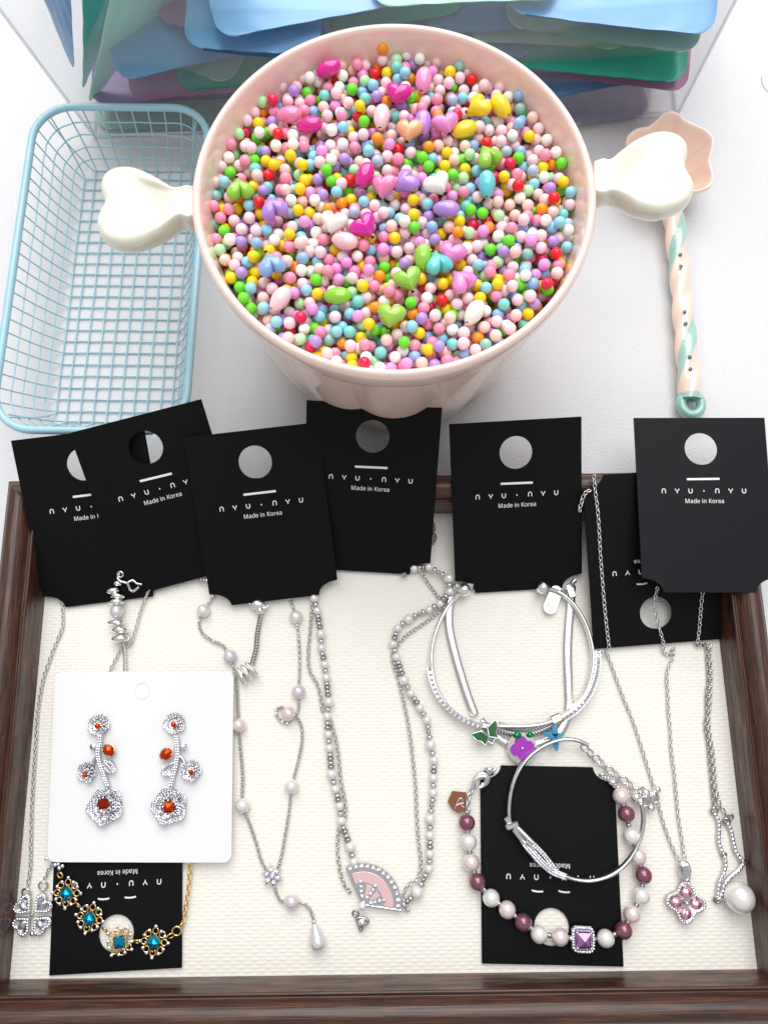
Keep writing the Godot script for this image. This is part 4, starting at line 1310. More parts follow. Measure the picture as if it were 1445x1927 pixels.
func bead_run(o: Node3D, spots: Array, sizes: Array, look := "white_pearl") -> void:  # pearls with silver rondelles filling the gaps
	for i in spots.size():
		pearl(o, spots[i], sizes[i], look)
		if i + 1 < spots.size():
			var d: Vector3 = spots[i + 1] - spots[i]
			var t := d.normalized()
			var gap: float = d.length() - (sizes[i] + sizes[i + 1]) / 2.0
			var n := clampi(roundi(gap / 1.75), 1, 4)
			if gap < 0.6:
				continue
			for k in n:
				var p: Vector3 = spots[i] + t * (sizes[i] / 2.0 + gap * (k + 0.5) / n)
				var big := n < 3 or k % 2 == 1 - (n % 2) or n == 4
				var f := along(t, rng.randf_range(-0.15, 0.15)) * Basis(Vector3(0, 0, 1), rng.randf_range(-0.15, 0.15))
				put("rondelle", U.rondelle, M.dark_silver if k % 2 else M.silver, Transform3D(f * Basis.from_scale(Vector3(minf(1.1, gap / n / 1.5), 1.0 if big else 0.62, 1.0 if big else 0.62)), p), o)


func fan_necklace() -> void:
	var o := thing("fan_necklace", "double strand necklace of small white pearls and silver chain with pink fan pendant", "necklace", Vector3(-6.32, 6, 64.51))
	var big := 4.3
	var sm := 3.6
	bead_run(o, [Vector3(-28.02, 8, -54.54), Vector3(-26.68, 7.2, -49.35), Vector3(-25.01, 7.2, -39.37), Vector3(-24.75, 7.2, -33.54), Vector3(-23.35, 7.2, -26.65), Vector3(-22.65, 7.2, -21.15), Vector3(-21.49, 7.2, -11.14), Vector3(-22.14, 7.2, -5.35), Vector3(-21.89, 7.2, 1.89), Vector3(-21.2, 7.2, 7.37), Vector3(-20.3, 7.2, 17.59), Vector3(-18.76, 7.2, 23.37), Vector3(-17.02, 7.2, 29.91), Vector3(-16.37, 7.2, 35.57), Vector3(-12.75, 7.2, 45.39), Vector3(-11.28, 7.2, 50.93)], [sm, sm, big, sm, sm, sm, big, sm, sm, sm, big, sm, sm, sm, big, sm])
	bead_run(o, [Vector3(15.36, 8, -66.9), Vector3(21.79, 9, -67.35), Vector3(30.16, 9, -62.36), Vector3(30.42, 9, -56.6), Vector3(25.99, 8, -51.52), Vector3(21.38, 7.4, -49.13), Vector3(12.38, 7.4, -45.16), Vector3(7.75, 7.4, -41.39), Vector3(5.6, 7.4, -34.69), Vector3(7.09, 7.4, -29.33), Vector3(10.06, 7.4, -19.61), Vector3(12.85, 7.4, -14.14), Vector3(16.5, 7.4, -8.27), Vector3(19.25, 7.4, -3.31), Vector3(20.52, 7.4, 6.64), Vector3(21.89, 7.4, 12.72), Vector3(21.25, 7.4, 19.55), Vector3(21.09, 7.4, 25.29), Vector3(19.52, 7.4, 35.19), Vector3(19.35, 7.4, 41.39), Vector3(19.16, 7.4, 48.32), Vector3(18.58, 7.4, 53.81), Vector3(13.72, 7.4, 62.29)], [sm, sm, big, sm, sm, sm, big, sm, sm, sm, big, sm, sm, sm, big, sm, sm, sm, big, sm, sm, sm, 5.0])
	bead_run(o, [Vector3(13.72, 7.4, 62.29), Vector3(7.74, 7, 67.5)], [5.0, 0.5])
	var b: MB
	chain_part(o, [Vector3(-28.75, 7.5, -54.15), Vector3(-29.26, 6.3, -46.96), Vector3(-29.87, 6.3, -39.04), Vector3(-30.48, 6.3, -31.21), Vector3(-29.73, 6.3, -24.11), Vector3(-26.76, 6.3, -19.02), Vector3(-25.15, 6.3, -13.55), Vector3(-24.22, 6.3, -7.06)], 2.1, 2.0, 0.4, "chain_steel", 0.75)
	chain_part(o, [Vector3(-20.87, 6.3, -4.44), Vector3(-18.41, 6.3, 4.74), Vector3(-17.31, 6.3, 12.11), Vector3(-16.65, 6.3, 19.39), Vector3(-15.13, 6.3, 26.6), Vector3(-14.48, 6.3, 31.7), Vector3(-15.13, 6.3, 35.74)], 2.1, 2.0, 0.4, "chain_steel", 0.75)
	chain_part(o, [Vector3(-17.5, 6.3, 38.32), Vector3(-17.92, 6.3, 46.69), Vector3(-16.85, 6.3, 54.59), Vector3(-15.16, 6.3, 59.48), Vector3(-12.63, 6.3, 62.42)], 2.1, 2.0, 0.4, "chain_steel", 0.75)
	chain_part(o, [Vector3(17.89, 8, -66.4), Vector3(21.53, 6.3, -60.54), Vector3(25.96, 6.3, -54.23), Vector3(28.23, 6.3, -53.05)], 2.1, 2.0, 0.4, "chain_steel", 0.75)
	chain_part(o, [Vector3(28.15, 6.3, -50.76), Vector3(23.2, 6.3, -46.25), Vector3(17.38, 6.3, -42.24), Vector3(11.59, 6.3, -38.48), Vector3(7.64, 6.3, -34.05), Vector3(5.31, 6.3, -30.29), Vector3(5.7, 6.3, -26.29), Vector3(7.84, 6.3, -19.65), Vector3(9.29, 6.3, -13.09), Vector3(11.12, 6.3, -4.45), Vector3(12.47, 6.3, 5.14), Vector3(13.19, 6.3, 12.5), Vector3(14.04, 6.3, 22.88), Vector3(14.24, 6.3, 33.08), Vector3(14.65, 6.3, 43.13), Vector3(15.5, 6.3, 52.05), Vector3(14.31, 6.3, 57.32)], 2.1, 2.0, 0.4, "chain_steel", 0.75)
	chain_part(o, [Vector3(13.86, 6.6, 57.64), Vector3(10.65, 6.6, 59.54), Vector3(8.47, 6.6, 62.61), Vector3(8.82, 6.6, 66.47), Vector3(10.03, 6.6, 68.79)], 1.9, 1.6, 0.34)
	chain_part(o, [Vector3(7.12, 6.6, 67.6), Vector3(9.19, 6.6, 68.78), Vector3(10.45, 6.6, 69.17)], 2.0, 1.6, 0.34)
	b = MB.new()
	b.tube([Vector3(10.67, 9, -64.95), Vector3(11.34, 8.6, -63.14)], [1.3, 0.7], 10)
	obj("end_cap", b, M.dark_silver, o)
	chain_part(o, [Vector3(23.64, 7, -87.85), Vector3(25.01, 6.6, -85.51), Vector3(24, 6.6, -83.12), Vector3(25.34, 6.6, -80.71), Vector3(23.62, 6.6, -77.87)], 2.6, 2.1, 0.3, "dark_silver")
	# the fan
	var apex: Vector3 = Vector3(-7.78, 7, 66.54)
	var e0: Vector3 = Vector3(-13.42, 7, 54.47) - apex
	var e1: Vector3 = Vector3(6.25, 7, 68.63) - apex
	var a0 := atan2(e0.z, e0.x)
	var a1 := atan2(e1.z, e1.x)
	if a1 < a0:
		a1 += TAU
	var r := 15.2
	var x := Transform3D(Basis(Vector3(1, 0, 0), Vector3(0, 0, -1), Vector3(0, 1, 0)), apex)
	var sector := func(r0: float, r1: float, f0: float, f1: float):
		var l := PackedVector2Array()
		for i in 17:
			var a := lerpf(a0, a1, lerpf(f0, f1, i / 16.0))
			l.append(Vector2(cos(a), -sin(a)) * r1)
		for i in 17:
			var a := lerpf(a0, a1, lerpf(f1, f0, i / 16.0))
			l.append(Vector2(cos(a), -sin(a)) * r0)
		return l
	b = MB.new()
	var base: PackedVector2Array = sector.call(0.4, r, 0.0, 1.0)
	b.plate(x, [base], [base], -0.7, 0.5)
	for f0 in [0.0, 1.0]:
		var a := lerpf(a0, a1, f0)
		b.tube([apex + Vector3(0, 0.4, 0), apex + Vector3(cos(a) * r, 0.4, sin(a) * r)], 0.5, 8)
	var fan := obj("fan_plate", b, M.silver, o)
	b = MB.new()
	var en: PackedVector2Array = sector.call(8.2, 12.0, 0.035, 0.965)
	b.plate(x, [en], [en], 0.3, 0.85)
	for k in 2:
		en = sector.call(3.4, 7.4, 0.3 + 0.29 * k, 0.44 + 0.29 * k)
		b.plate(x, [en], [en], 0.3, 0.8)
	obj("pink_enamel", b, M.pink_enamel, fan)
	b = MB.new()
	for k in 3:
		var a := lerpf(a0, a1, 0.16 + 0.34 * k)
		for i in 4:
			pave(b, apex + Vector3(cos(a) * (3.2 + 1.75 * i), 1.1, sin(a) * (3.2 + 1.75 * i)), 0.85)
	for i in 13:
		var a := lerpf(a0, a1, (i + 0.5) / 13.0)
		pave(b, apex + Vector3(cos(a) * 13.9, 0.9, sin(a) * 13.9), 0.95)
	tag(obj("pave_stones", b, M.clear_stone, fan), "", "", "", "stuff")
	pearl(o, apex + Vector3(-0.2, 1.3, 0.3), 3.0, "white_pearl")
	jump_ring(o, Vector3(-10.74, 6.8, 69.81), Vector3(1, 0, 0.4), 1.2, 0.4, "dark_silver")
	b = MB.new()
	var h3: Array = smooth([Vector3(-10.11, 7, 71.67), Vector3(-7.81, 7, 71.32), Vector3(-5.73, 7, 72.67), Vector3(-7.62, 7, 74.17), Vector3(-8.67, 7, 75.86), Vector3(-9.5, 7, 73.77)], 0.4, true)
	b.tube(h3, 0.6, 8, true)
	obj("drop_setting", b, M.dark_silver, o)
	b = MB.new()
	b.gem(Transform3D(Basis.IDENTITY, Vector3(-8.23, 7.4, 73.1)), 3.0, 3.6, 2.0, 8)
	obj("drop_stone", b, M.clear_stone, o)


func cuff_and_charms() -> void:
	# flat snake chain with enamel charms, lying inside and under the cuff
	var o := thing("charm_necklace", "flat silver snake chain with green, purple and blue enamel charms, inside the cuff bangle", "necklace", Vector3(59.25, 6, 5.78))
	var b := MB.new()
	flat_chain(b, [Vector3(34.29, 8, -59.67), Vector3(31.5, 6.4, -54.84), Vector3(30.14, 6.4, -48.43), Vector3(30.1, 6.4, -40.48), Vector3(32.02, 6.4, -30.37), Vector3(34.39, 6.4, -21.05), Vector3(36.76, 6.4, -12.73), Vector3(39.35, 6.4, -5.15)], 3.6, 1.0)
	flat_chain(b, [Vector3(82.56, 8, -59.01), Vector3(82.93, 6.4, -52.29), Vector3(81.21, 6.4, -40.92), Vector3(79.97, 6.4, -29.72), Vector3(79.49, 6.4, -16.51), Vector3(79.17, 6.4, -8.93), Vector3(77.65, 6.4, -3.15), Vector3(73.68, 6.4, 3.19), Vector3(67.26, 6.4, 6.91), Vector3(59.04, 6.4, 8.27)], 3.6, 1.0)
	flat_chain(b, [Vector3(59.05, 6.2, 8.71), Vector3(52.55, 6.2, 6.73), Vector3(48.28, 6.2, 3.93), Vector3(44.67, 6.2, 0.7), Vector3(41.95, 6.2, -2.97)], 3.0, 0.9)
	obj("flat_chain", b, M.chain_steel, o)
	b = MB.new()
	rope(b, [Vector3(47.25, 7, -0.16), Vector3(52.66, 7, 2.03), Vector3(59.23, 7, 2.96), Vector3(65.91, 7, 1.78), Vector3(74.33, 7, -1.93)], 1.3)
	rope(b, [Vector3(49.52, 7, -1.41), Vector3(54.96, 7, 0.36), Vector3(60.44, 7, 1.07), Vector3(67.12, 7, 0.1), Vector3(73.96, 7, -3.01)], 1.0)
	obj("rope_chain", b, M.silver, o)
	b = MB.new()
	b.tube(smooth([Vector3(84.74, 9, -60.69), Vector3(83.26, 9, -59.33), Vector3(84.17, 7.5, -57.21), Vector3(82.56, 7.5, -54.01)], 0.5), 1.0, 8)
	b.box(Transform3D(Basis(Vector3.UP, 0.25), Vector3(82.6, 8, -56.25)), Vector3(3.2, 1.4, 6), 0.3)
	obj("end_clip", b, M.dark_silver, o)
	# oval tag with a hole and a small stamped v
	var tl := PackedVector2Array()
	tl.append_array(circle2(2.9, 12, Vector2(0, -3.6), PI, TAU))
	tl.append_array(circle2(2.6, 12, Vector2(0, 3.6), 0, PI))
	var f := Basis(Vector3.UP, -0.42)
	var x := Transform3D(f * Basis(Vector3(1, 0, 0), Vector3(0, 0, -1), Vector3(0, 1, 0)), Vector3(74.88, 7.6, -52.73))
	b = MB.new()
	b.plate(x, [tl], [tl], -0.3, 0.3)
	var tagm := obj("tag", b, M.dark_silver, o)
	b = MB.new()
	b.ring(x * Transform3D(Basis.IDENTITY, Vector3(0, -3.3, 0.3)), 1.35, 1.8, 0.22, 20, 6)
	b.plate(x, [circle2(1.2, 16, Vector2(0, -3.3))], [circle2(1.2, 16, Vector2(0, -3.3))], 0.28, 0.32)
	obj("tag_hole", b, M.woven_lining, tagm)
	b = MB.new()
	b.box(x * Transform3D(Basis(Vector3(0, 0, 1), 0.35), Vector3(-0.4, 1.6, 0.31)), Vector3(0.25, 1.6, 0.1))
	b.box(x * Transform3D(Basis(Vector3(0, 0, 1), -0.35), Vector3(0.15, 1.6, 0.315)), Vector3(0.25, 1.6, 0.1))
	obj("stamp", b, M.bright_silver, tagm)
	chain_part(o, [Vector3(81.17, 7.8, -58.13), Vector3(79.24, 7.8, -56.78), Vector3(77.31, 7.8, -55.42)], 2.4, 1.9, 0.36)
	# charms
	var wing := func(o2: Node3D, called: String, c: Vector3, turn: float, polys: Array, mt: String, rim: bool):
		var g := Basis(Vector3.UP, turn)
		var xf := Transform3D(g * Basis(Vector3(1, 0, 0), Vector3(0, 0, -1), Vector3(0, 1, 0)), c)
		var e := MB.new()
		for p in polys:
			var l := PackedVector2Array(p)
			e.plate(xf, [l], [l], -0.3, 0.8)
		var made := obj(called, e, M[mt], o2)
		if rim:
			e = MB.new()
			for p in polys:
				e.tube(p.map(func(q): return xf * Vector3(q.x, q.y, 0.5)), 0.4, 6, true)
			obj("charm_rim", e, M.silver, made)
		return made
	wing.call(o, "butterfly_charm", Vector3(43.78, 10.5, 2.76), 0.5, [[Vector2(0.0, -0.8), Vector2(-1.4, 2.6), Vector2(-5.8, 3.6), Vector2(-5.0, 0.3), Vector2(-3.6, -0.8), Vector2(-2.9, -3.1)], [Vector2(0.2, -0.8), Vector2(2.9, -3.1), Vector2(3.6, -0.8), Vector2(5.0, 0.3), Vector2(5.8, 3.6), Vector2(1.4, 2.6)]], "green_enamel", true)
	b = MB.new()
	b.tube([Vector3(39.79, 7.6, 2.25), Vector3(45.97, 7.6, 6.54), Vector3(47.89, 7.6, 3.2)], 0.9, 8)
	obj("charm_bail", b, M.silver, o)
	for q in [[Vector3(56.19, 9.2, 3.21), 3.6, 2.6], [Vector3(61.45, 9.2, 3.07), 2.9, 2.3]]:
		b = MB.new()
		b.gem(Transform3D(Basis(Vector3.UP, 0.1), q[0]), q[1], q[2], 1.8, 10)
		obj("green_stone", b, M.green_stone, o)
	var cl: Vector3 = Vector3(58.05, 8.2, 8.33)
	b = MB.new()
	var xf2 := Transform3D(Basis(Vector3(1, 0, 0), Vector3(0, 0, -1), Vector3(0, 1, 0)), cl)
	b.plate(xf2, [circle2(6.2, 36)], [circle2(6.2, 36)], -0.4, 0.4)
	var disc := obj("clover_disc", b, M.dark_silver, o)
	b = MB.new()
	var clover := PackedVector2Array()
	for i in 48:
		var a: float = TAU * i / 48.0 + 0.2
		clover.append(Vector2(cos(a), sin(a)) * (3.7 + 1.4 * absf(cos(2.0 * (a - 0.2)))))
	b.plate(xf2, [clover], [clover], 0.35, 0.8)
	obj("purple_enamel", b, M.purple_enamel, disc)
	b = MB.new()
	b.ball(cl + Vector3(0, 0.9, 0), 0.7, 10, 6)
	obj("stud", b, M.silver, disc)
	var leafpoly := func(a: float, l: float, w: float):
		var r := []
		for i in 17:
			var t: float = TAU * i / 16.0
			var q := Vector2(l * (0.5 - 0.5 * cos(t)), w * sin(t) * (0.8 + 0.3 * cos(t)))
			r.append(q.rotated(a))
		r.pop_back()
		return r
	wing.call(o, "blue_butterfly", Vector3(71.38, 9.6, 3.8), 0.0, [leafpoly.call(1.45, 5.4, 1.4), leafpoly.call(2.85, 5.0, 1.5), leafpoly.call(-1.5, 5.8, 1.5), leafpoly.call(0.25, 3.6, 1.2)], "blue_enamel", false)

	# cuff bangle with ball ends and a row of square stones
	o = thing("cuff_bangle", "large open silver cuff bangle with ball ends and outer row of square white stones", "bangle", Vector3(56.29, 8, -27.76))
	var left: Array = [Vector3(36.24, 10.5, -57.02), Vector3(31.19, 9, -52.25), Vector3(26.89, 9, -45.96), Vector3(23.48, 9, -38.14), Vector3(21.91, 9, -30.39), Vector3(22.14, 9, -22.71), Vector3(23.93, 9, -15.52), Vector3(27.94, 9, -9.02), Vector3(33.49, 9, -3.83), Vector3(40.41, 9, -0.78), Vector3(43.02, 9, -0.32)]
	var right: Array = [Vector3(70.22, 10.5, -57.47), Vector3(75.73, 9, -56.44), Vector3(80.55, 9, -53.4), Vector3(84.75, 9, -48.34), Vector3(87.87, 9, -41.53), Vector3(89.58, 9, -34.36), Vector3(89.93, 9, -27.28), Vector3(88.22, 9, -19.65), Vector3(84.79, 9, -12.56), Vector3(79.52, 9, -7.06), Vector3(73.51, 9, -3.09)]
	b = MB.new()
	b.tube(smooth(left, 1.0), 1.05, 10, false, 0.8)
	b.tube(smooth(right, 1.0), 1.05, 10, false, 0.8)
	b.tube(smooth(left.map(func(p): return p + (p - Vector3(53, 9, -40)).normalized() * 0.0 + Vector3(0, -1.6, 0)), 1.0), 0.9, 8)
	b.tube(smooth(right.map(func(p): return p + Vector3(0, -1.6, 0)), 1.0), 0.9, 8)
	obj("band", b, M.bright_silver, o)
	for p in [Vector3(36.47, 10.5, -57.02), Vector3(70.22, 10.5, -57.47)]:
		b = MB.new()
		b.ball(p, 2.9, 22, 14)
		obj("end_ball", b, M.bright_silver, o)
	b = MB.new()
	b.tube(smooth([Vector3(73.88, 9.5, -3.74), Vector3(68.92, 9.5, -1.69), Vector3(62.26, 9.5, -0.51), Vector3(53.49, 9.5, -0.42), Vector3(42.99, 9.5, -0.98)], 1.0), 1.25, 8, false, 0.7)
	b.box(Transform3D(Basis(Vector3.UP, 0.4), Vector3(72.47, 9.8, -3.35)), Vector3(4.5, 2.2, 3.4), 0.4)
	b.box(Transform3D(Basis(Vector3.UP, -0.2), Vector3(43.38, 9.8, -0.78)), Vector3(4.0, 2.2, 2.6), 0.4)
	obj("front_bar", b, M.silver, o)
	b = MB.new()
	b.tube([Vector3(37.69, 10.5, -59.29), Vector3(40.01, 10, -58.64)], [0.9, 1.6], 10)
	obj("end_cone", b, M.silver, o)
	for s in 2:
		var row: Array = smooth([[Vector3(20.82, 9.6, -24.68), Vector3(21.37, 9.6, -20.31), Vector3(22.79, 9.6, -15.75), Vector3(25.31, 9.6, -11.21), Vector3(28.72, 9.6, -7.32), Vector3(33, 9.6, -4.07), Vector3(37.75, 9.6, -1.9), Vector3(42.07, 9.6, -0.36)], [Vector3(91.83, 9.6, -30.75), Vector3(91.63, 9.6, -25.48), Vector3(90.28, 9.6, -19.61), Vector3(87.86, 9.6, -14.24), Vector3(84.41, 9.6, -9.57), Vector3(80.16, 9.6, -5.79), Vector3(75.12, 9.6, -2.88)]][s], 2.05)
		var metal := MB.new()
		for i in row.size() - 1:
			var fr := Transform3D(along((row[i + 1] - row[i]).normalized()), (row[i] + row[i + 1]) / 2.0)
			metal.box(Transform3D(fr.basis, fr.origin - Vector3(0, 0.5, 0)), Vector3(1.95, 2.3, 1.3), 0.15)
			for k in 4:
				metal.box(fr * Transform3D(Basis.IDENTITY, Vector3(0.85 if k < 2 else -0.85, 0.95 if k % 2 else -0.95, 0.35)), Vector3(0.4, 0.5, 1.0), 0.1)
		var cup := obj("stone_row", metal, M.bright_silver, o)
		for i in row.size() - 1:
			b = MB.new()
			var fr := Transform3D(along((row[i + 1] - row[i]).normalized()), (row[i] + row[i + 1]) / 2.0)
			b.gem(fr * Transform3D(Basis(Vector3.RIGHT, PI / 2), Vector3(0, 0, 0.3)), 1.75, 1.75, 1.2, 4, PI / 4)
			obj("square_stone", b, M.clear_stone, cup)


func hinged_bangle() -> void:
	var o := thing("hinged_bangle", "slim silver bangle with twisted stone-set front, lying across the pearl bracelet", "bangle", Vector3(78.24, 8, 32.22))
	var arc: Array = smooth([Vector3(84.52, 11, 7.22), Vector3(80.74, 11, 5.5), Vector3(76.01, 11, 4.82), Vector3(70.29, 11, 5.78), Vector3(64.04, 11, 8.61), Vector3(58.13, 11, 13.48), Vector3(53.89, 11, 19.97), Vector3(51.58, 11, 27.22), Vector3(50.97, 11, 34.81), Vector3(52.88, 11, 38.8), Vector3(56.14, 11, 44.74), Vector3(61.05, 11, 50.65)], 1.0)
	var b := MB.new()
	b.tube(arc, 1.45, 10, false, 0.62)
	b.tube(smooth([Vector3(70.36, 11, 55.59), Vector3(75.25, 11, 57.38), Vector3(81.46, 11, 58.04), Vector3(87.82, 11, 56.77), Vector3(93.94, 11, 53.58), Vector3(99.02, 11, 48.4), Vector3(102.78, 11, 41.8), Vector3(104.43, 11, 35.49), Vector3(104.24, 11, 30.7)], 1.0), 1.5, 10, false, 0.62)
	obj("band", b, M.silver, o)
	var sto := MB.new()
	var metal := MB.new()
	var t1: Array = smooth([Vector3(52.39, 11.4, 38.72), Vector3(56.14, 11.4, 43.49), Vector3(59.27, 12.6, 47.19), Vector3(62.79, 12.6, 51.1), Vector3(67, 11.4, 54.5), Vector3(71.07, 11.4, 56.09)], 0.5)
	var t2: Array = smooth([Vector3(53.7, 11.4, 37.95), Vector3(58.25, 12.8, 42.47), Vector3(62.6, 12.8, 46.8), Vector3(66.37, 11.4, 51.4), Vector3(69.46, 11.4, 55.3), Vector3(71.46, 11.4, 56.48)], 0.5)
	metal.tube(t1, 1.3, 8)
	metal.tube(t2, 1.1, 8)
	for i in t1.size():
		if i > t1.size() / 4:
			for d in [-0.9, 0.0, 0.9]:
				pave(sto, t1[i] + Vector3(d * 0.75, 1.25 - absf(d) * 0.35, d * -0.7), 0.46)
	for i in t2.size():
		if i > t2.size() / 3 and i % 2 == 0:
			for d in [-0.7, 0.3]:
				pave(sto, t2[i] + Vector3(d * 0.7, 1.05, d * -0.7), 0.46)
	var tw := obj("twisted_front", metal, M.silver, o)
	tag(obj("pave_stones", sto, M.clear_stone, tw), "", "", "", "stuff")
	b = MB.new()
	b.box(Transform3D(Basis(Vector3.UP, 0.3), Vector3(51.8, 11.6, 37.3)), Vector3(5.4, 3.2, 2.2), 0.5)
	b.box(Transform3D(Basis(Vector3.UP, 0.5), Vector3(50.68, 11, 36.2)), Vector3(2.6, 2.6, 4.4), 0.5)
	b.box(Transform3D(Basis(Vector3.UP, -0.7), Vector3(58.42, 13.6, 44.26)), Vector3(4.6, 1.2, 1.7), 0.3)
	obj("hinge", b, M.bright_silver, o)
	chain_part(o, [Vector3(82.17, 10, 7.26), Vector3(84.84, 9, 9.87), Vector3(88.53, 7.4, 12.97), Vector3(92.18, 7.4, 16.34), Vector3(95.86, 7.4, 19.28), Vector3(99.55, 7.4, 21.79), Vector3(102.76, 7.4, 24.7), Vector3(105.13, 7.4, 27.18)], 4.6, 3.7, 0.5, "silver", 0.35)
	for q in [[Vector3(103.01, 8.4, 27.83), 2.2], [Vector3(107.3, 8.2, 26.49), 1.9], [Vector3(110.15, 8, 26.76), 1.7], [Vector3(108.78, 8, 32.01), 1.7], [Vector3(104.2, 9.6, 29.3), 1.6], [Vector3(112.03, 8, 25.15), 1.5]]:
		b = MB.new()
		b.ball(q[0], q[1], 14, 10)
		obj("end_bead", b, M.bright_silver, o)
	jump_ring(o, Vector3(105.97, 9.4, 29.35), Vector3(1, 0, 0.4), 2.0, 0.55, "silver")
	jump_ring(o, Vector3(110.26, 8.4, 28.53), Vector3(1, 0, -0.4), 1.9, 0.5, "silver")
	b = MB.new()
	b.box(Transform3D(Basis(Vector3.UP, 0.5), Vector3(105.58, 8.6, 24.99)), Vector3(2.6, 2, 2), 0.4)
	obj("end_tag", b, M.silver, o)


func pearl_bracelet() -> void:
	var o := thing("pearl_bracelet", "bracelet of plum, blush and white pearls with a square violet stone", "bracelet", Vector3(67.98, 6, 57.68))
	var left: Array = [Vector3(34.12, 9, 36.52), Vector3(34.48, 9, 43.67), Vector3(35.23, 9, 51.33), Vector3(37.46, 9, 58.53), Vector3(42.52, 10, 64.1), Vector3(48.55, 10, 68.35), Vector3(54.52, 10, 72.95), Vector3(60.46, 10, 77.15), Vector3(68.43, 10, 78.18)]
	var right: Array = [Vector3(86.08, 10, 78.95), Vector3(93.6, 9, 76.54), Vector3(97.43, 9, 70.75), Vector3(101.57, 9, 64.33), Vector3(103.1, 9, 56.85), Vector3(101.63, 9, 50.02), Vector3(99.58, 9, 42.32), Vector3(98.39, 9, 34.14), Vector3(96.84, 9, 27.27)]
	var names := ["plum_pearl", "white_pearl", "blush_pearl"]
	for s in 2:
		var spots: Array = [left, right][s]
		for i in spots.size():
			var look: String = names[(i + (0 if s == 0 else 1)) % 3] if s == 0 else ["white_pearl", "plum_pearl", "blush_pearl", "white_pearl", "plum_pearl", "blush_pearl", "white_pearl", "plum_pearl", "blush_pearl"][i]
			pearl(o, spots[i], 6.7, look)
			if i + 1 < spots.size():
				put("spacer", U.ball, M.dark_silver, Transform3D(Basis.from_scale(Vector3.ONE * 1.1), (spots[i] + spots[i + 1]) / 2.0 - Vector3(0, 0.3, 0)), o)
	for p in [Vector3(72.8, 9.6, 78.91), Vector3(81.64, 9.6, 79.21)]:
		put("spacer", U.ball, M.silver, Transform3D(Basis.from_scale(Vector3.ONE * 1.1), p), o)
	var c: Vector3 = Vector3(77.32, 9.6, 79.15)
	var f := Basis(Vector3.UP, -0.05)
	var b := MB.new()
	b.box(Transform3D(f, c), Vector3(8.6, 2.2, 9.2), 1.0)
	var fr := obj("stone_frame", b, M.silver, o)
	b = MB.new()
	b.gem(Transform3D(f, c + Vector3(0, 1.6, 0)), 6.6, 6.8, 3.2, 4, PI / 4)
	obj("violet_stone", b, M.violet_stone, fr)
	b = MB.new()
	for i in 30:
		var a: float = TAU * i / 30.0
		var q := Vector2(cos(a), sin(a))
		q = q / pow(pow(absf(q.x), 5.0) + pow(absf(q.y), 5.0), 0.2)
		pave(b, c + f * Vector3(q.x * 3.9, 1.3, q.y * 4.2), 0.52)
	tag(obj("pave_stones", b, M.clear_stone, fr), "", "", "", "stuff")
	for k in 4:
		b = MB.new()
		b.ball(c + f * Vector3([-2.6, 2.6, 2.6, -2.6][k], 2.2, [-2.7, -2.7, 2.7, 2.7][k]), 0.55, 8, 6)
		obj("claw", b, M.silver, fr)
	# clasp end with a bronze-toned shield tag
	clasp(o, Vector3(37.67, 8.6, 24.12), Vector3(42.53, 9.4, 19.18), 1.0)
	b = MB.new()
	b.tube(smooth([Vector3(36.78, 9, 23.65), Vector3(38.23, 9, 19.99), Vector3(40.92, 9, 17.77), Vector3(43.45, 9, 19.24), Vector3(42.91, 9, 21.69), Vector3(39.81, 9, 23.28)], 0.5), 0.8, 8)
	obj("clasp_body", b, M.silver, o)
	chain_part(o, [Vector3(46.28, 8.4, 16.05), Vector3(44.94, 8.4, 16.86), Vector3(43.58, 8.4, 18.08)], 3.0, 2.6, 0.6, "silver", 0.5)
	chain_part(o, [Vector3(36.83, 8.4, 24.13), Vector3(35.44, 8.4, 26.56), Vector3(34.89, 8.4, 29.39), Vector3(34.75, 8.4, 33.02)], 2.8, 2.3, 0.5, "chain_steel", 0.5)
	jump_ring(o, Vector3(43.76, 9, 17.19), Vector3(1, 0, 0.6), 1.7, 0.6, "silver", 1.0)
	var sh := PackedVector2Array()
	for p in [Vector3(28.94, 7, 24.62), Vector3(32.18, 7, 25.07), Vector3(34.55, 7, 25.31), Vector3(34.28, 7, 32.42), Vector3(31.02, 7, 33.19), Vector3(28.49, 7, 31.54), Vector3(26.86, 7, 28.67)]:
		sh.append(Vector2(p.x, -p.z))
	b = MB.new()
	b.plate(Transform3D(Basis(Vector3(1, 0, 0), Vector3(0, 0, -1), Vector3(0, 1, 0)), Vector3(0, 7, 0)), [sh], [sh], -0.3, 0.3)
	var shield := obj("shield_tag", b, M.bronze, o)
	b = MB.new()
	b.tube(smooth([Vector3(29.75, 7.4, 31.49), Vector3(30.7, 7.4, 29.07), Vector3(32.05, 7.4, 27.46), Vector3(33.1, 7.4, 28.29), Vector3(32.39, 7.4, 29.91), Vector3(33.64, 7.4, 31.14)], 0.3), 0.3, 6)
	b.tube(smooth([Vector3(30, 7.4, 30.48), Vector3(31.97, 7.4, 29.5), Vector3(33.27, 7.4, 29.51)], 0.3), 0.25, 6)
	obj("engraving", b, M.silver, shield)
	chain_part(o, [Vector3(89.07, 8.4, 19.08), Vector3(91.6, 8.4, 19.93), Vector3(93.16, 8.4, 22), Vector3(95.58, 8.4, 24.08), Vector3(96.77, 8.4, 25.31)], 3.0, 2.4, 0.55, "silver", 0.6)
	put("spacer", U.ball, M.silver, Transform3D(Basis.from_scale(Vector3(2.2, 1.6, 1.6)), Vector3(94.18, 8.6, 21.99)), o)


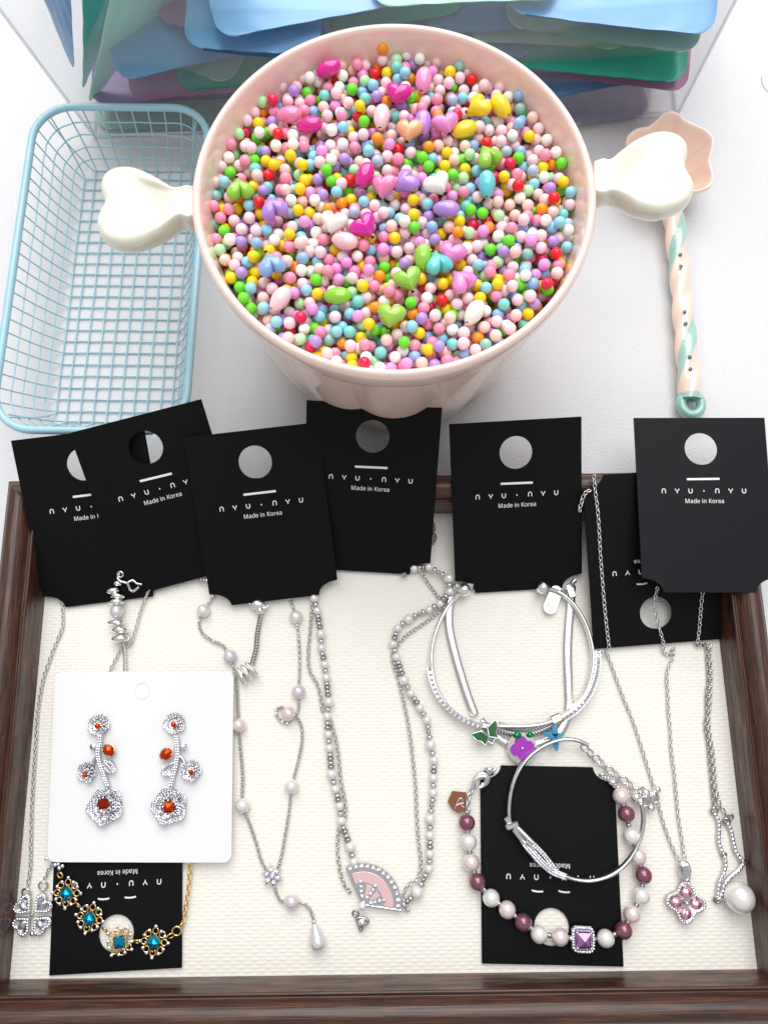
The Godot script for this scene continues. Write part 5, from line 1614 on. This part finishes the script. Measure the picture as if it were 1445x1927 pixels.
func necklaces_right() -> void:
	var o := thing("pink_clover_necklace", "fine silver cable necklace with pink four-petal stone pendant", "necklace", Vector3(119.69, 6, 66.08))
	chain_part(o, [Vector3(90.93, 27.82, -102.65), Vector3(91.36, 26.2, -96.84), Vector3(92.46, 23.78, -88.21), Vector3(93.12, 21.37, -79.56), Vector3(93.55, 18.95, -70.9), Vector3(94.21, 16.53, -62.21), Vector3(95.09, 13.49, -51.33), Vector3(96.2, 10.43, -40.4), Vector3(97.31, 7.85, -31.2)], 2.6, 1.9, 0.3, "silver", 0.5)
	chain_part(o, [Vector3(89.84, 25.92, -96.47), Vector3(87.59, 25.73, -95.63), Vector3(86.24, 25.16, -93.48), Vector3(85.78, 24.57, -91.33), Vector3(84.87, 24, -89.18), Vector3(85.09, 23.51, -87.45)], 2.6, 2.0, 0.3, "silver", 0.5)
	chain_part(o, [Vector3(93.59, 8, -30.36), Vector3(95.34, 8, -29.67), Vector3(97.09, 6.2, -28.17), Vector3(99.2, 6.2, -21.07), Vector3(101.96, 6.2, -11.43), Vector3(104.79, 6.2, -3.21), Vector3(107.07, 6.2, 5.75), Vector3(108.96, 6.2, 13.76), Vector3(110.79, 6.2, 22.08), Vector3(112.13, 6.2, 26.21), Vector3(112.83, 6.2, 32.33), Vector3(114.26, 6.2, 39.62), Vector3(116.18, 6.2, 46.03), Vector3(118.27, 7, 51.82), Vector3(119.14, 8, 53.97)], 2.3, 1.6, 0.3)
	chain_part(o, [Vector3(123.76, 7, -30.89), Vector3(125.19, 6.2, -28.68), Vector3(123.02, 6.2, -25.16), Vector3(121.13, 6.2, -19.9), Vector3(120.74, 6.2, -11.62), Vector3(120.31, 6.2, -5.15), Vector3(120.33, 6.2, 3.39), Vector3(119.9, 6.2, 9.71), Vector3(120.25, 6.2, 19.1), Vector3(120.16, 6.2, 28.35), Vector3(120.18, 6.2, 36.47), Vector3(120.84, 6.2, 46.49), Vector3(120.78, 8, 52.43)], 2.3, 1.6, 0.3)
	chain_part(o, [Vector3(117.96, 14.54, -56.74), Vector3(117.05, 13.47, -52.83), Vector3(116.6, 12.26, -48.47), Vector3(117.29, 11.16, -44.53), Vector3(118.65, 9.79, -39.7), Vector3(120.02, 8.54, -35.31), Vector3(120.48, 7.92, -33.11)], 2.2, 1.8, 0.3, "silver", 0.5)
	chain_part(o, [Vector3(120.4, 8, -32.66), Vector3(120.68, 6.4, -29.62), Vector3(122.4, 6.4, -28.71), Vector3(124.7, 6.4, -29.12), Vector3(125.43, 6.4, -31.79)], 2.0, 1.7, 0.3)
	var b := MB.new()
	var bail: Array = [Vector3(118.33, 8.6, 53.44), Vector3(120.52, 8.6, 52.69), Vector3(121.45, 8.6, 55.81), Vector3(120.27, 8.6, 58.9), Vector3(118.72, 8.6, 57.72)]
	b.tube(smooth(bail, 0.5, true), 0.9, 8, true)
	b.box(Transform3D(Basis(Vector3.UP, 0.15) * Basis(Vector3.RIGHT, 0.25), Vector3(119.83, 9, 55.7)), Vector3(3.4, 1.6, 6.4), 0.5)
	obj("bail", b, M.silver, o)
	jump_ring(o, Vector3(120.01, 8, 59.61), Vector3(1, 0, 0), 1.3, 0.4, "silver")
	var mid: Vector3 = Vector3(119.22, 7.4, 67.26)
	var outline := []
	for i in 64:
		var a: float = TAU * i / 64.0
		outline.append(Vector2(cos(a), sin(a)) * (6.6 + 1.35 * cos(4.0 * (a - 0.12))))
	var metal := MB.new()
	metal.pillow(Transform3D(Basis.IDENTITY, mid), outline, [Vector2(0.001, 0.3), Vector2(0.7, 0.4), Vector2(0.88, 0.9), Vector2(0.97, 0.9), Vector2(1.0, 0.4), Vector2(1.0, -1.0), Vector2(0.6, -1.2), Vector2(0.001, -1.2)])
	var pend := obj("clover_pendant", metal, M.silver, o)
	b = MB.new()
	for p in smooth(outline.map(func(q): return mid + Vector3(q.x * 0.92, 1.1, q.y * 0.92)), 1.05, true):
		pave(b, p, 0.55)
	tag(obj("pave_stones", b, M.clear_stone, pend), "", "", "", "stuff")
	for k in 4:
		var a: float = TAU * k / 4.0 + 0.12
		b = MB.new()
		b.gem(Transform3D(Basis(Vector3.UP, -a), mid + Vector3(cos(a) * 3.9, 1.1, sin(a) * 3.9)), 4.4, 4.2, 2.2, 8)
		obj("pink_stone", b, M.pink_stone, pend)
	pearl(o, mid + Vector3(0, 1.6, 0), 1.9, "silver", "stud")

	o = thing("pearl_wave_necklace", "double silver chain with two curved stone-set bars and one large white pearl", "necklace", Vector3(139.99, 6, 58.58))
	chain_part(o, [Vector3(137.25, 13.61, -54.79), Vector3(136.58, 12.23, -49.78), Vector3(136.15, 10.72, -44.31), Vector3(135.71, 9.21, -38.85), Vector3(135.04, 7.7, -33.37)], 2.4, 1.9, 0.3, "silver", 0.5)
	chain_part(o, [Vector3(134.36, 7, -32.75), Vector3(136.14, 7, -32.5), Vector3(138.71, 6.4, -32.95), Vector3(139.28, 6.4, -30.04), Vector3(138.88, 6.4, -24.5), Vector3(138.58, 6.4, -17.91), Vector3(136.94, 6.4, -11.4), Vector3(136.43, 6.4, -4.94), Vector3(135.16, 6.4, 0.38), Vector3(135.55, 6.4, 6.75), Vector3(135.39, 6.4, 11.99), Vector3(135.31, 6.4, 20.31), Vector3(135.15, 6.4, 25.45), Vector3(135.12, 6.4, 29.54), Vector3(134.98, 6.4, 32.59)], 2.2, 1.9, 0.34, "dark_silver", 0.6)
	chain_part(o, [Vector3(140.8, 6.8, -32.9), Vector3(139.84, 6.8, -28.46), Vector3(139.76, 6.8, -21.84), Vector3(138.83, 6.8, -15.72), Vector3(137.82, 6.8, -8.81), Vector3(136.42, 6.8, -2.39), Vector3(136.18, 6.8, 3.56), Vector3(136.56, 6.8, 9.88), Vector3(136.49, 6.8, 16.14), Vector3(136.21, 6.8, 22.34), Vector3(136.48, 6.8, 27.46), Vector3(137.3, 6.8, 31.54), Vector3(139.1, 6.8, 34.6), Vector3(140.62, 6.8, 36.23)], 2.2, 1.9, 0.34, "chain_steel", 0.6)
	jump_ring(o, Vector3(134.67, 6.8, 33.74), Vector3(1, 0, 0.3), 1.3, 0.45, "dark_silver")
	jump_ring(o, Vector3(139.14, 6.8, 37.82), Vector3(1, 0, 0.3), 1.3, 0.5, "dark_silver")
	jump_ring(o, Vector3(140.86, 6.8, 36.03), Vector3(1, 0, 0.3), 1.1, 0.45, "dark_silver")
	jump_ring(o, Vector3(136.59, 6.8, 50.33), Vector3(1, 0, 0.3), 1.0, 0.4, "dark_silver")
	jump_ring(o, Vector3(143.83, 7, 52.93), Vector3(1, 0, 0.3), 1.0, 0.4, "dark_silver")
	jump_ring(o, Vector3(132.13, 6.8, 66.61), Vector3(1, 0, 0.3), 1.3, 0.5, "dark_silver")
	for bar in [[Vector3(134.83, 6.6, 34.98), Vector3(135.89, 6.6, 37.01), Vector3(135.89, 6.6, 40.62), Vector3(135.21, 6.6, 44.61), Vector3(135.67, 6.6, 47.98), Vector3(136.53, 6.6, 49.77)], [Vector3(139.56, 6.6, 38.67), Vector3(140.56, 6.6, 41.08), Vector3(140.98, 6.6, 44.68), Vector3(141.35, 6.6, 48.65), Vector3(142.76, 6.6, 51.04), Vector3(143.84, 6.6, 52.62)], [Vector3(136.81, 6.6, 50.96), Vector3(136.86, 6.6, 54.11), Vector3(135.41, 6.6, 57.41), Vector3(133.54, 6.6, 60.69), Vector3(132.71, 6.6, 64.17), Vector3(132.49, 6.6, 66.09)], [Vector3(143.61, 6.8, 53.76), Vector3(141.62, 6.8, 56.08), Vector3(138.38, 6.8, 58.38), Vector3(135.52, 6.8, 61.06), Vector3(134.1, 6.8, 64.14), Vector3(133.04, 6.8, 66.05)]]:
		var q: Array = smooth(bar, 1.55)
		metal = MB.new()
		metal.tube(smooth(bar, 0.6), 0.72, 8, false, 1.15)
		var bo := obj("curved_bar", metal, M.silver, o)
		b = MB.new()
		for p in q:
			pave(b, p + Vector3(0, 0.75, 0), 0.68)
		tag(obj("pave_stones", b, M.clear_stone, bo), "", "", "", "stuff")
	b = MB.new()
	b.tube([Vector3(132.66, 7, 66.76), Vector3(135.43, 8.5, 66.03)], 0.55, 8)
	obj("pearl_post", b, M.silver, o)
	pearl(o, Vector3(139.22, 11, 64.87), 11.4, "white_pearl")
	var hair := MB.new()
	hair.tube(smooth([Vector3(204.06, 0.3, -326.76), Vector3(203.82, 0.3, -322.77), Vector3(205.24, 0.3, -318.77), Vector3(207.62, 0.3, -315.77)], 0.5), 0.09, 5)
	var hr := obj("loose_thread", hair, M.dark_thread, null, Vector3(204.88, 0.2, -319.87))
	tag(hr, "short curved dark thread lying on the white table beside the box", "thread")


# ---------------------------------------------------------------- the beads
func bead_colours() -> Array:
	return [
		["pale pink", srgb(252, 214, 222), 23], ["bubblegum pink", srgb(248, 146, 178), 14], ["peach pink", srgb(252, 208, 196), 10], ["creamy white", srgb(248, 246, 238), 11], ["sky blue", srgb(140, 205, 226), 7],
		["cornflower blue", srgb(140, 178, 226), 3], ["lilac purple", srgb(176, 140, 214), 5], ["sunny yellow", srgb(250, 214, 16), 10], ["orange", srgb(250, 150, 24), 4], ["bright green", srgb(104, 220, 40), 8],
		["pale mint", srgb(178, 228, 170), 5], ["turquoise", srgb(120, 208, 196), 3], ["red", srgb(228, 22, 30), 2], ["raspberry", srgb(214, 26, 74), 3], ["orchid pink", srgb(238, 150, 218), 6], ["grey blue", srgb(170, 190, 212), 2], ["dusty teal", srgb(140, 188, 176), 1]]


func beads() -> void:
	rng.seed = 77
	var centre := Vector3(7.0, 0, -186.5)
	var colours := bead_colours()
	var total := 0.0
	for c in colours:
		total += c[2]
		c[1] = Color.from_hsv(c[1].h, minf(1.0, c[1].s * 0.96), minf(1.0, c[1].v * 1.06))
		mat("bead_" + c[0].replace(" ", "_"), c[1], 0.16, 0.0)
	var bead := MB.new()
	bead.ball(Vector3.ZERO, 1.0, 20, 12)
	var mesh := bead.mesh()
	# heart and oval beads that show on top: place, turn, tilt, kind, colour
	var hearts := [
		[Vector3(-15.83, 99, -240.95), 1.35, 0.5, 1, "magenta", srgb(226, 18, 150)], [Vector3(9.69, 99, -229.12), 0.35, 0.2, 0, "magenta", srgb(226, 18, 150)], [Vector3(19.45, 98, -236.18), 0.2, 0.5, 1, "pink", srgb(246, 150, 204)],
		[Vector3(3.74, 97, -221.15), 0.15, 0.4, 1, "pale pink", srgb(248, 208, 216)], [Vector3(18.84, 97, -218.17), 0.1, 0.6, 1, "lilac", srgb(190, 140, 226)], [Vector3(27.2, 98.5, -216.27), -0.2, 0.1, 0, "pink", srgb(240, 140, 212)],
		[Vector3(13.63, 99, -213.12), 0.2, 0.3, 0, "peach", srgb(250, 178, 134)], [Vector3(-30.18, 98, -221.95), 1.65, 0.3, 1, "pink", srgb(244, 132, 178)], [Vector3(-22.68, 97, -218.15), 1.5, 0.4, 1, "magenta", srgb(226, 18, 140)],
		[Vector3(38.95, 98, -224.04), 1.1, 0.35, 0, "yellow", srgb(250, 218, 20)], [Vector3(47.71, 98, -224.36), -0.6, 0.5, 1, "yellow", srgb(250, 218, 20)], [Vector3(33.94, 96.5, -215.86), 1.3, 0.2, 1, "yellow", srgb(250, 212, 20)],
		[Vector3(41.6, 98.5, -202.63), 2.6, 0.25, 0, "leaf green", srgb(150, 206, 62)], [Vector3(-2.62, 98.5, -195.42), 0.5, 0.5, 1, "magenta", srgb(224, 16, 148)], [Vector3(3.94, 97.5, -191.3), 0.3, 0.6, 0, "pink", srgb(248, 140, 190)],
		[Vector3(11.73, 97.5, -192.92), 1.0, 0.3, 0, "lilac", srgb(186, 140, 224)], [Vector3(23.5, 99, -190.72), -0.5, 0.1, 0, "white", srgb(248, 246, 238)], [Vector3(40.8, 99, -190.67), 0.1, 0.7, 1, "aqua", srgb(104, 208, 216)],
		[Vector3(-47.32, 98.5, -190.7), 2.9, 0.3, 0, "leaf green", srgb(150, 206, 62)], [Vector3(-35.28, 98.5, -183), 2.7, 0.15, 0, "lilac", srgb(184, 138, 226)], [Vector3(-13.89, 99, -175.75), 0.3, 0.2, 0, "white", srgb(246, 243, 230)],
		[Vector3(-2.57, 99.5, -173.55), -0.6, 0.35, 0, "magenta", srgb(222, 16, 162)], [Vector3(-9.84, 98.5, -169.12), 1.9, 0.3, 1, "pale pink", srgb(250, 202, 208)], [Vector3(-35.45, 99, -160.32), 2.75, 0.15, 0, "blue", srgb(140, 178, 230)],
		[Vector3(-31.97, 98.5, -147.02), 0.7, 0.4, 1, "pale pink", srgb(248, 210, 216)], [Vector3(17.44, 97, -163.24), 0.2, 0.6, 1, "leaf green", srgb(150, 208, 64)], [Vector3(22.43, 98.5, -160.16), 2.8, 0.3, 0, "aqua", srgb(100, 210, 208)],
		[Vector3(12.18, 99, -153.09), -0.3, 0.25, 0, "leaf green", srgb(152, 208, 70)], [Vector3(30.23, 98.5, -153.12), 2.4, 0.3, 0, "pink", srgb(242, 142, 212)], [Vector3(5.78, 99.5, -139.35), 0.25, 0.2, 0, "leaf green", srgb(156, 208, 72)],
		[Vector3(-12.5, 97, -148.78), 1.6, 0.2, 1, "leaf green", srgb(140, 208, 50)], [Vector3(26.21, 97, -182.48), 1.8, 0.4, 1, "lilac", srgb(180, 140, 220)], [Vector3(27.46, 97, -164.12), 0.4, 0.3, 0, "pink", srgb(240, 140, 206)], [Vector3(34.42, 97.5, -141.39), 0.6, 0.3, 1, "white", srgb(240, 238, 226)]]
	var near := ["by the rear rim", "in the middle", "left of the middle", "right of the middle", "near the front rim"]
	var hm := MB.new()
	hm.pillow(Transform3D.IDENTITY, heart2(10.0, 44), puff(6.0, 8))
	var oval := []
	for i in 32:
		oval.append(Vector2(cos(TAU * i / 32.0) * 3.1 * (1.0 - 0.12 * sin(TAU * i / 32.0)), sin(TAU * i / 32.0) * 4.9))
	var om := MB.new()
	om.pillow(Transform3D.IDENTITY, oval, puff(5.6, 8))
	var meshes := [hm.mesh(), om.mesh()]
	var hole := MB.new()
	hole.ball(Vector3.ZERO, 0.75, 12, 6, Basis.from_scale(Vector3(1, 0.25, 1)))
	var hole_mesh := hole.mesh()
	var dark := mat("bead_hole", Color(0.12, 0.06, 0.08), 0.7)
	var blocks := []
	var seen := {}
	for h in hearts:
		var p: Vector3 = h[0] - Vector3(0, 1.7, 0)
		var f := Basis(Vector3.UP, -h[1]) * Basis(Vector3(0, 0, 1), h[2] * 0.6) * Basis(Vector3(1, 0, 0), h[2] * 0.5)
		var key: String = "bead_shape_" + h[4] + str(h[5])
		if not M.has(key):
			mat(key, h[5], 0.12, 0.0, 0.7)
		var rel: Vector3 = p - centre
		var place := ""
		var beside := 999.0
		for g in hearts:
			if g != h and g[4] != h[4] and g[0].distance_to(h[0]) < beside:
				beside = g[0].distance_to(h[0])
				place = "%s the %s one" % ["behind" if h[0].z < g[0].z - absf(h[0].x - g[0].x) else ("before" if h[0].z > g[0].z + absf(h[0].x - g[0].x) else ("left of" if h[0].x < g[0].x else "right of")), g[4]]
		var zone: String = near[0] if rel.z < -40 else near[4] if rel.z > 36 else near[2] if rel.x < -14 else near[3] if rel.x > 14 else near[1]
		var said_of := "glossy %s %s bead %s, %s" % [h[4], "heart" if h[3] == 0 else "oval", zone, place]
		if seen.has(said_of):
			said_of += ", nearer the rim" if Vector2(rel.x, rel.z).length() > seen[said_of] else ", nearer the centre"
		seen[said_of] = Vector2(rel.x, rel.z).length()
		var o := thing("heart_bead" if h[3] == 0 else "oval_bead", said_of, "bead", p, "large shaped beads on top of the round beads")
		put("bead_body", meshes[h[3]], M[key], Transform3D(f, p), o)
		put("thread_hole", hole_mesh, dark, Transform3D(f * Basis(Vector3.RIGHT, 1.35), p + f * Vector3(0, 0.9 if h[3] == 0 else 0.6, 4.6 if h[3] == 0 else 4.5)), o)
		blocks.append([p + f * Vector3(-1.6, 0, -1.0), 3.6])
		blocks.append([p + f * Vector3(1.6, 0, -1.0), 3.6])
		blocks.append([p + f * Vector3(0, 0, 2.6), 2.9])
	# drop round beads one after another, each into the lowest of a few hollows
	var r := 2.06
	var cells := {}
	var put_in := func(p: Vector3):
		var key := Vector2i(floori(p.x / 4.0), floori(p.z / 4.0))
		if not cells.has(key):
			cells[key] = []
		cells[key].append(p)
	var found := []
	var misses := 0
	while misses < 700 and found.size() < 5200:
		var best := Vector3(0, 1e9, 0)
		for k in 12:
			var a := rng.randf() * TAU
			var d := sqrt(rng.randf()) * 64.6
			var q := centre + Vector3(cos(a) * d * 1.0, 82.0, sin(a) * d)
			var key := Vector2i(floori(q.x / 4.0), floori(q.z / 4.0))
			var y := 81.0 + rng.randf() * 1.5
			for i in range(-1, 2):
				for j in range(-1, 2):
					for e in cells.get(key + Vector2i(i, j), []):
						var dd: float = (e.x - q.x) * (e.x - q.x) + (e.z - q.z) * (e.z - q.z)
						if dd < 4.0 * r * r:
							y = maxf(y, e.y + sqrt(4.0 * r * r - dd))
			if y < best.y:
				best = Vector3(q.x, y, q.z)
		var ok := best.y < 100.0 + rng.randf() * 1.3
		if ok:
			for e in blocks:
				if best.distance_squared_to(e[0]) < (e[1] + r - 0.5) * (e[1] + r - 0.5):
					ok = false
					break
			# leave the shaped beads in view: nothing may rest right on top of them
			for e in blocks:
				if best.y > e[0].y + 2.4 and Vector2(best.x - e[0].x, best.z - e[0].z).length() < e[1] * 0.5:
					ok = false
					break
		if ok:
			put_in.call(best)
			found.append(best)
		else:
			misses += 1
	# the 300 that lie uppermost, spread over the surface, are objects; the rest are one mass
	var rank := []
	for i in found.size():
		rank.append([found[i].y, i])
	rank.sort_custom(func(a, b): return a[0] > b[0])
	var top := {}
	for i in 300:
		top[rank[i][1]] = true
	var protos := {}
	var pick := func():
		var t := rng.randf() * total
		for c in colours:
			t -= c[2]
			if t <= 0.0:
				return c
		return colours[0]
	var mm := MultiMesh.new()
	mm.transform_format = MultiMesh.TRANSFORM_3D
	mm.use_colors = true
	mm.mesh = mesh
	mm.instance_count = found.size() - 300
	var n := 0
	for i in found.size():
		var c: Array = pick.call()
		var size := r * rng.randf_range(1.0, 1.06)
		if top.has(i):
			var key: String = c[0]
			var by = hearts[0]
			for h in hearts:
				if h[0].distance_squared_to(found[i]) < by[0].distance_squared_to(found[i]):
					by = h
			var off: Vector3 = found[i] - by[0]
			var side := ("behind" if off.z < 0 else "in front of") if absf(off.z) > absf(off.x) else ("left of" if off.x < 0 else "right of")
			var rz: float = by[0].z - centre.z
			var rx: float = by[0].x - centre.x
			var zone: String = near[0] if rz < -40 else near[4] if rz > 36 else near[2] if rx < -14 else near[3] if rx > 14 else near[1]
			var said := "round %s bead %s the %s %s bead %s" % [key, side, by[4], "heart" if by[3] == 0 else "oval", zone]
			var o: MeshInstance3D
			var x := at_scale(found[i], size)
			if protos.has(key):
				o = protos[key].duplicate()
				o.name = numbered("round_bead")
				add_child(o)
				o.transform = Transform3D(x.basis, x.origin * MM)
				o.set_meta("label", said)
			else:
				o = put("round_bead", mesh, M["bead_" + key.replace(" ", "_")], x)
				protos[key] = o
				tag(o, said, "bead", "round %s beads in the pink bowl" % key)
		else:
			mm.set_instance_transform(n, Transform3D(Basis.from_scale(Vector3.ONE * size), found[i] * MM))
			mm.set_instance_color(n, c[1].srgb_to_linear())
			n += 1
	var mass := MultiMeshInstance3D.new()
	mass.name = "bead_filling"
	mass.multimesh = mm
	var bm := mat("bead_mass", Color(1, 1, 1), 0.16, 0.0)
	bm.vertex_color_use_as_albedo = true
	mass.material_override = bm
	add_child(mass)
	tag(mass, "small round glossy beads of many pastel colours filling the pink bowl", "beads", "", "stuff")
	print("beads ", found.size())


func _ready() -> void:
	rng.seed = 20
	view_and_light()
	materials()
	table_and_tray()
	bowl_and_handles()
	wire_basket()
	ceramic_spoon()
	clear_box()
	pouches()
	cards()
	var b := MB.new()
	b.ball(Vector3.ZERO, 1.0, 28, 18)
	U.ball = b.mesh()
	b = MB.new()
	b.grid(13, 20, func(i, j):
		var t: float = PI * i / 12.0
		var a: float = TAU * j / 20.0
		var rr := 0.35 + 1.2 * pow(sin(t), 0.8)
		return Vector3(-cos(t) * 0.75, cos(a) * rr, sin(a) * rr), false, true, -1.0)
	U.rondelle = b.mesh()
	necklaces_left()
	gold_necklace()
	earrings()
	pearl_station()
	fan_necklace()
	cuff_and_charms()
	hinged_bangle()
	pearl_bracelet()
	necklaces_right()
	beads()
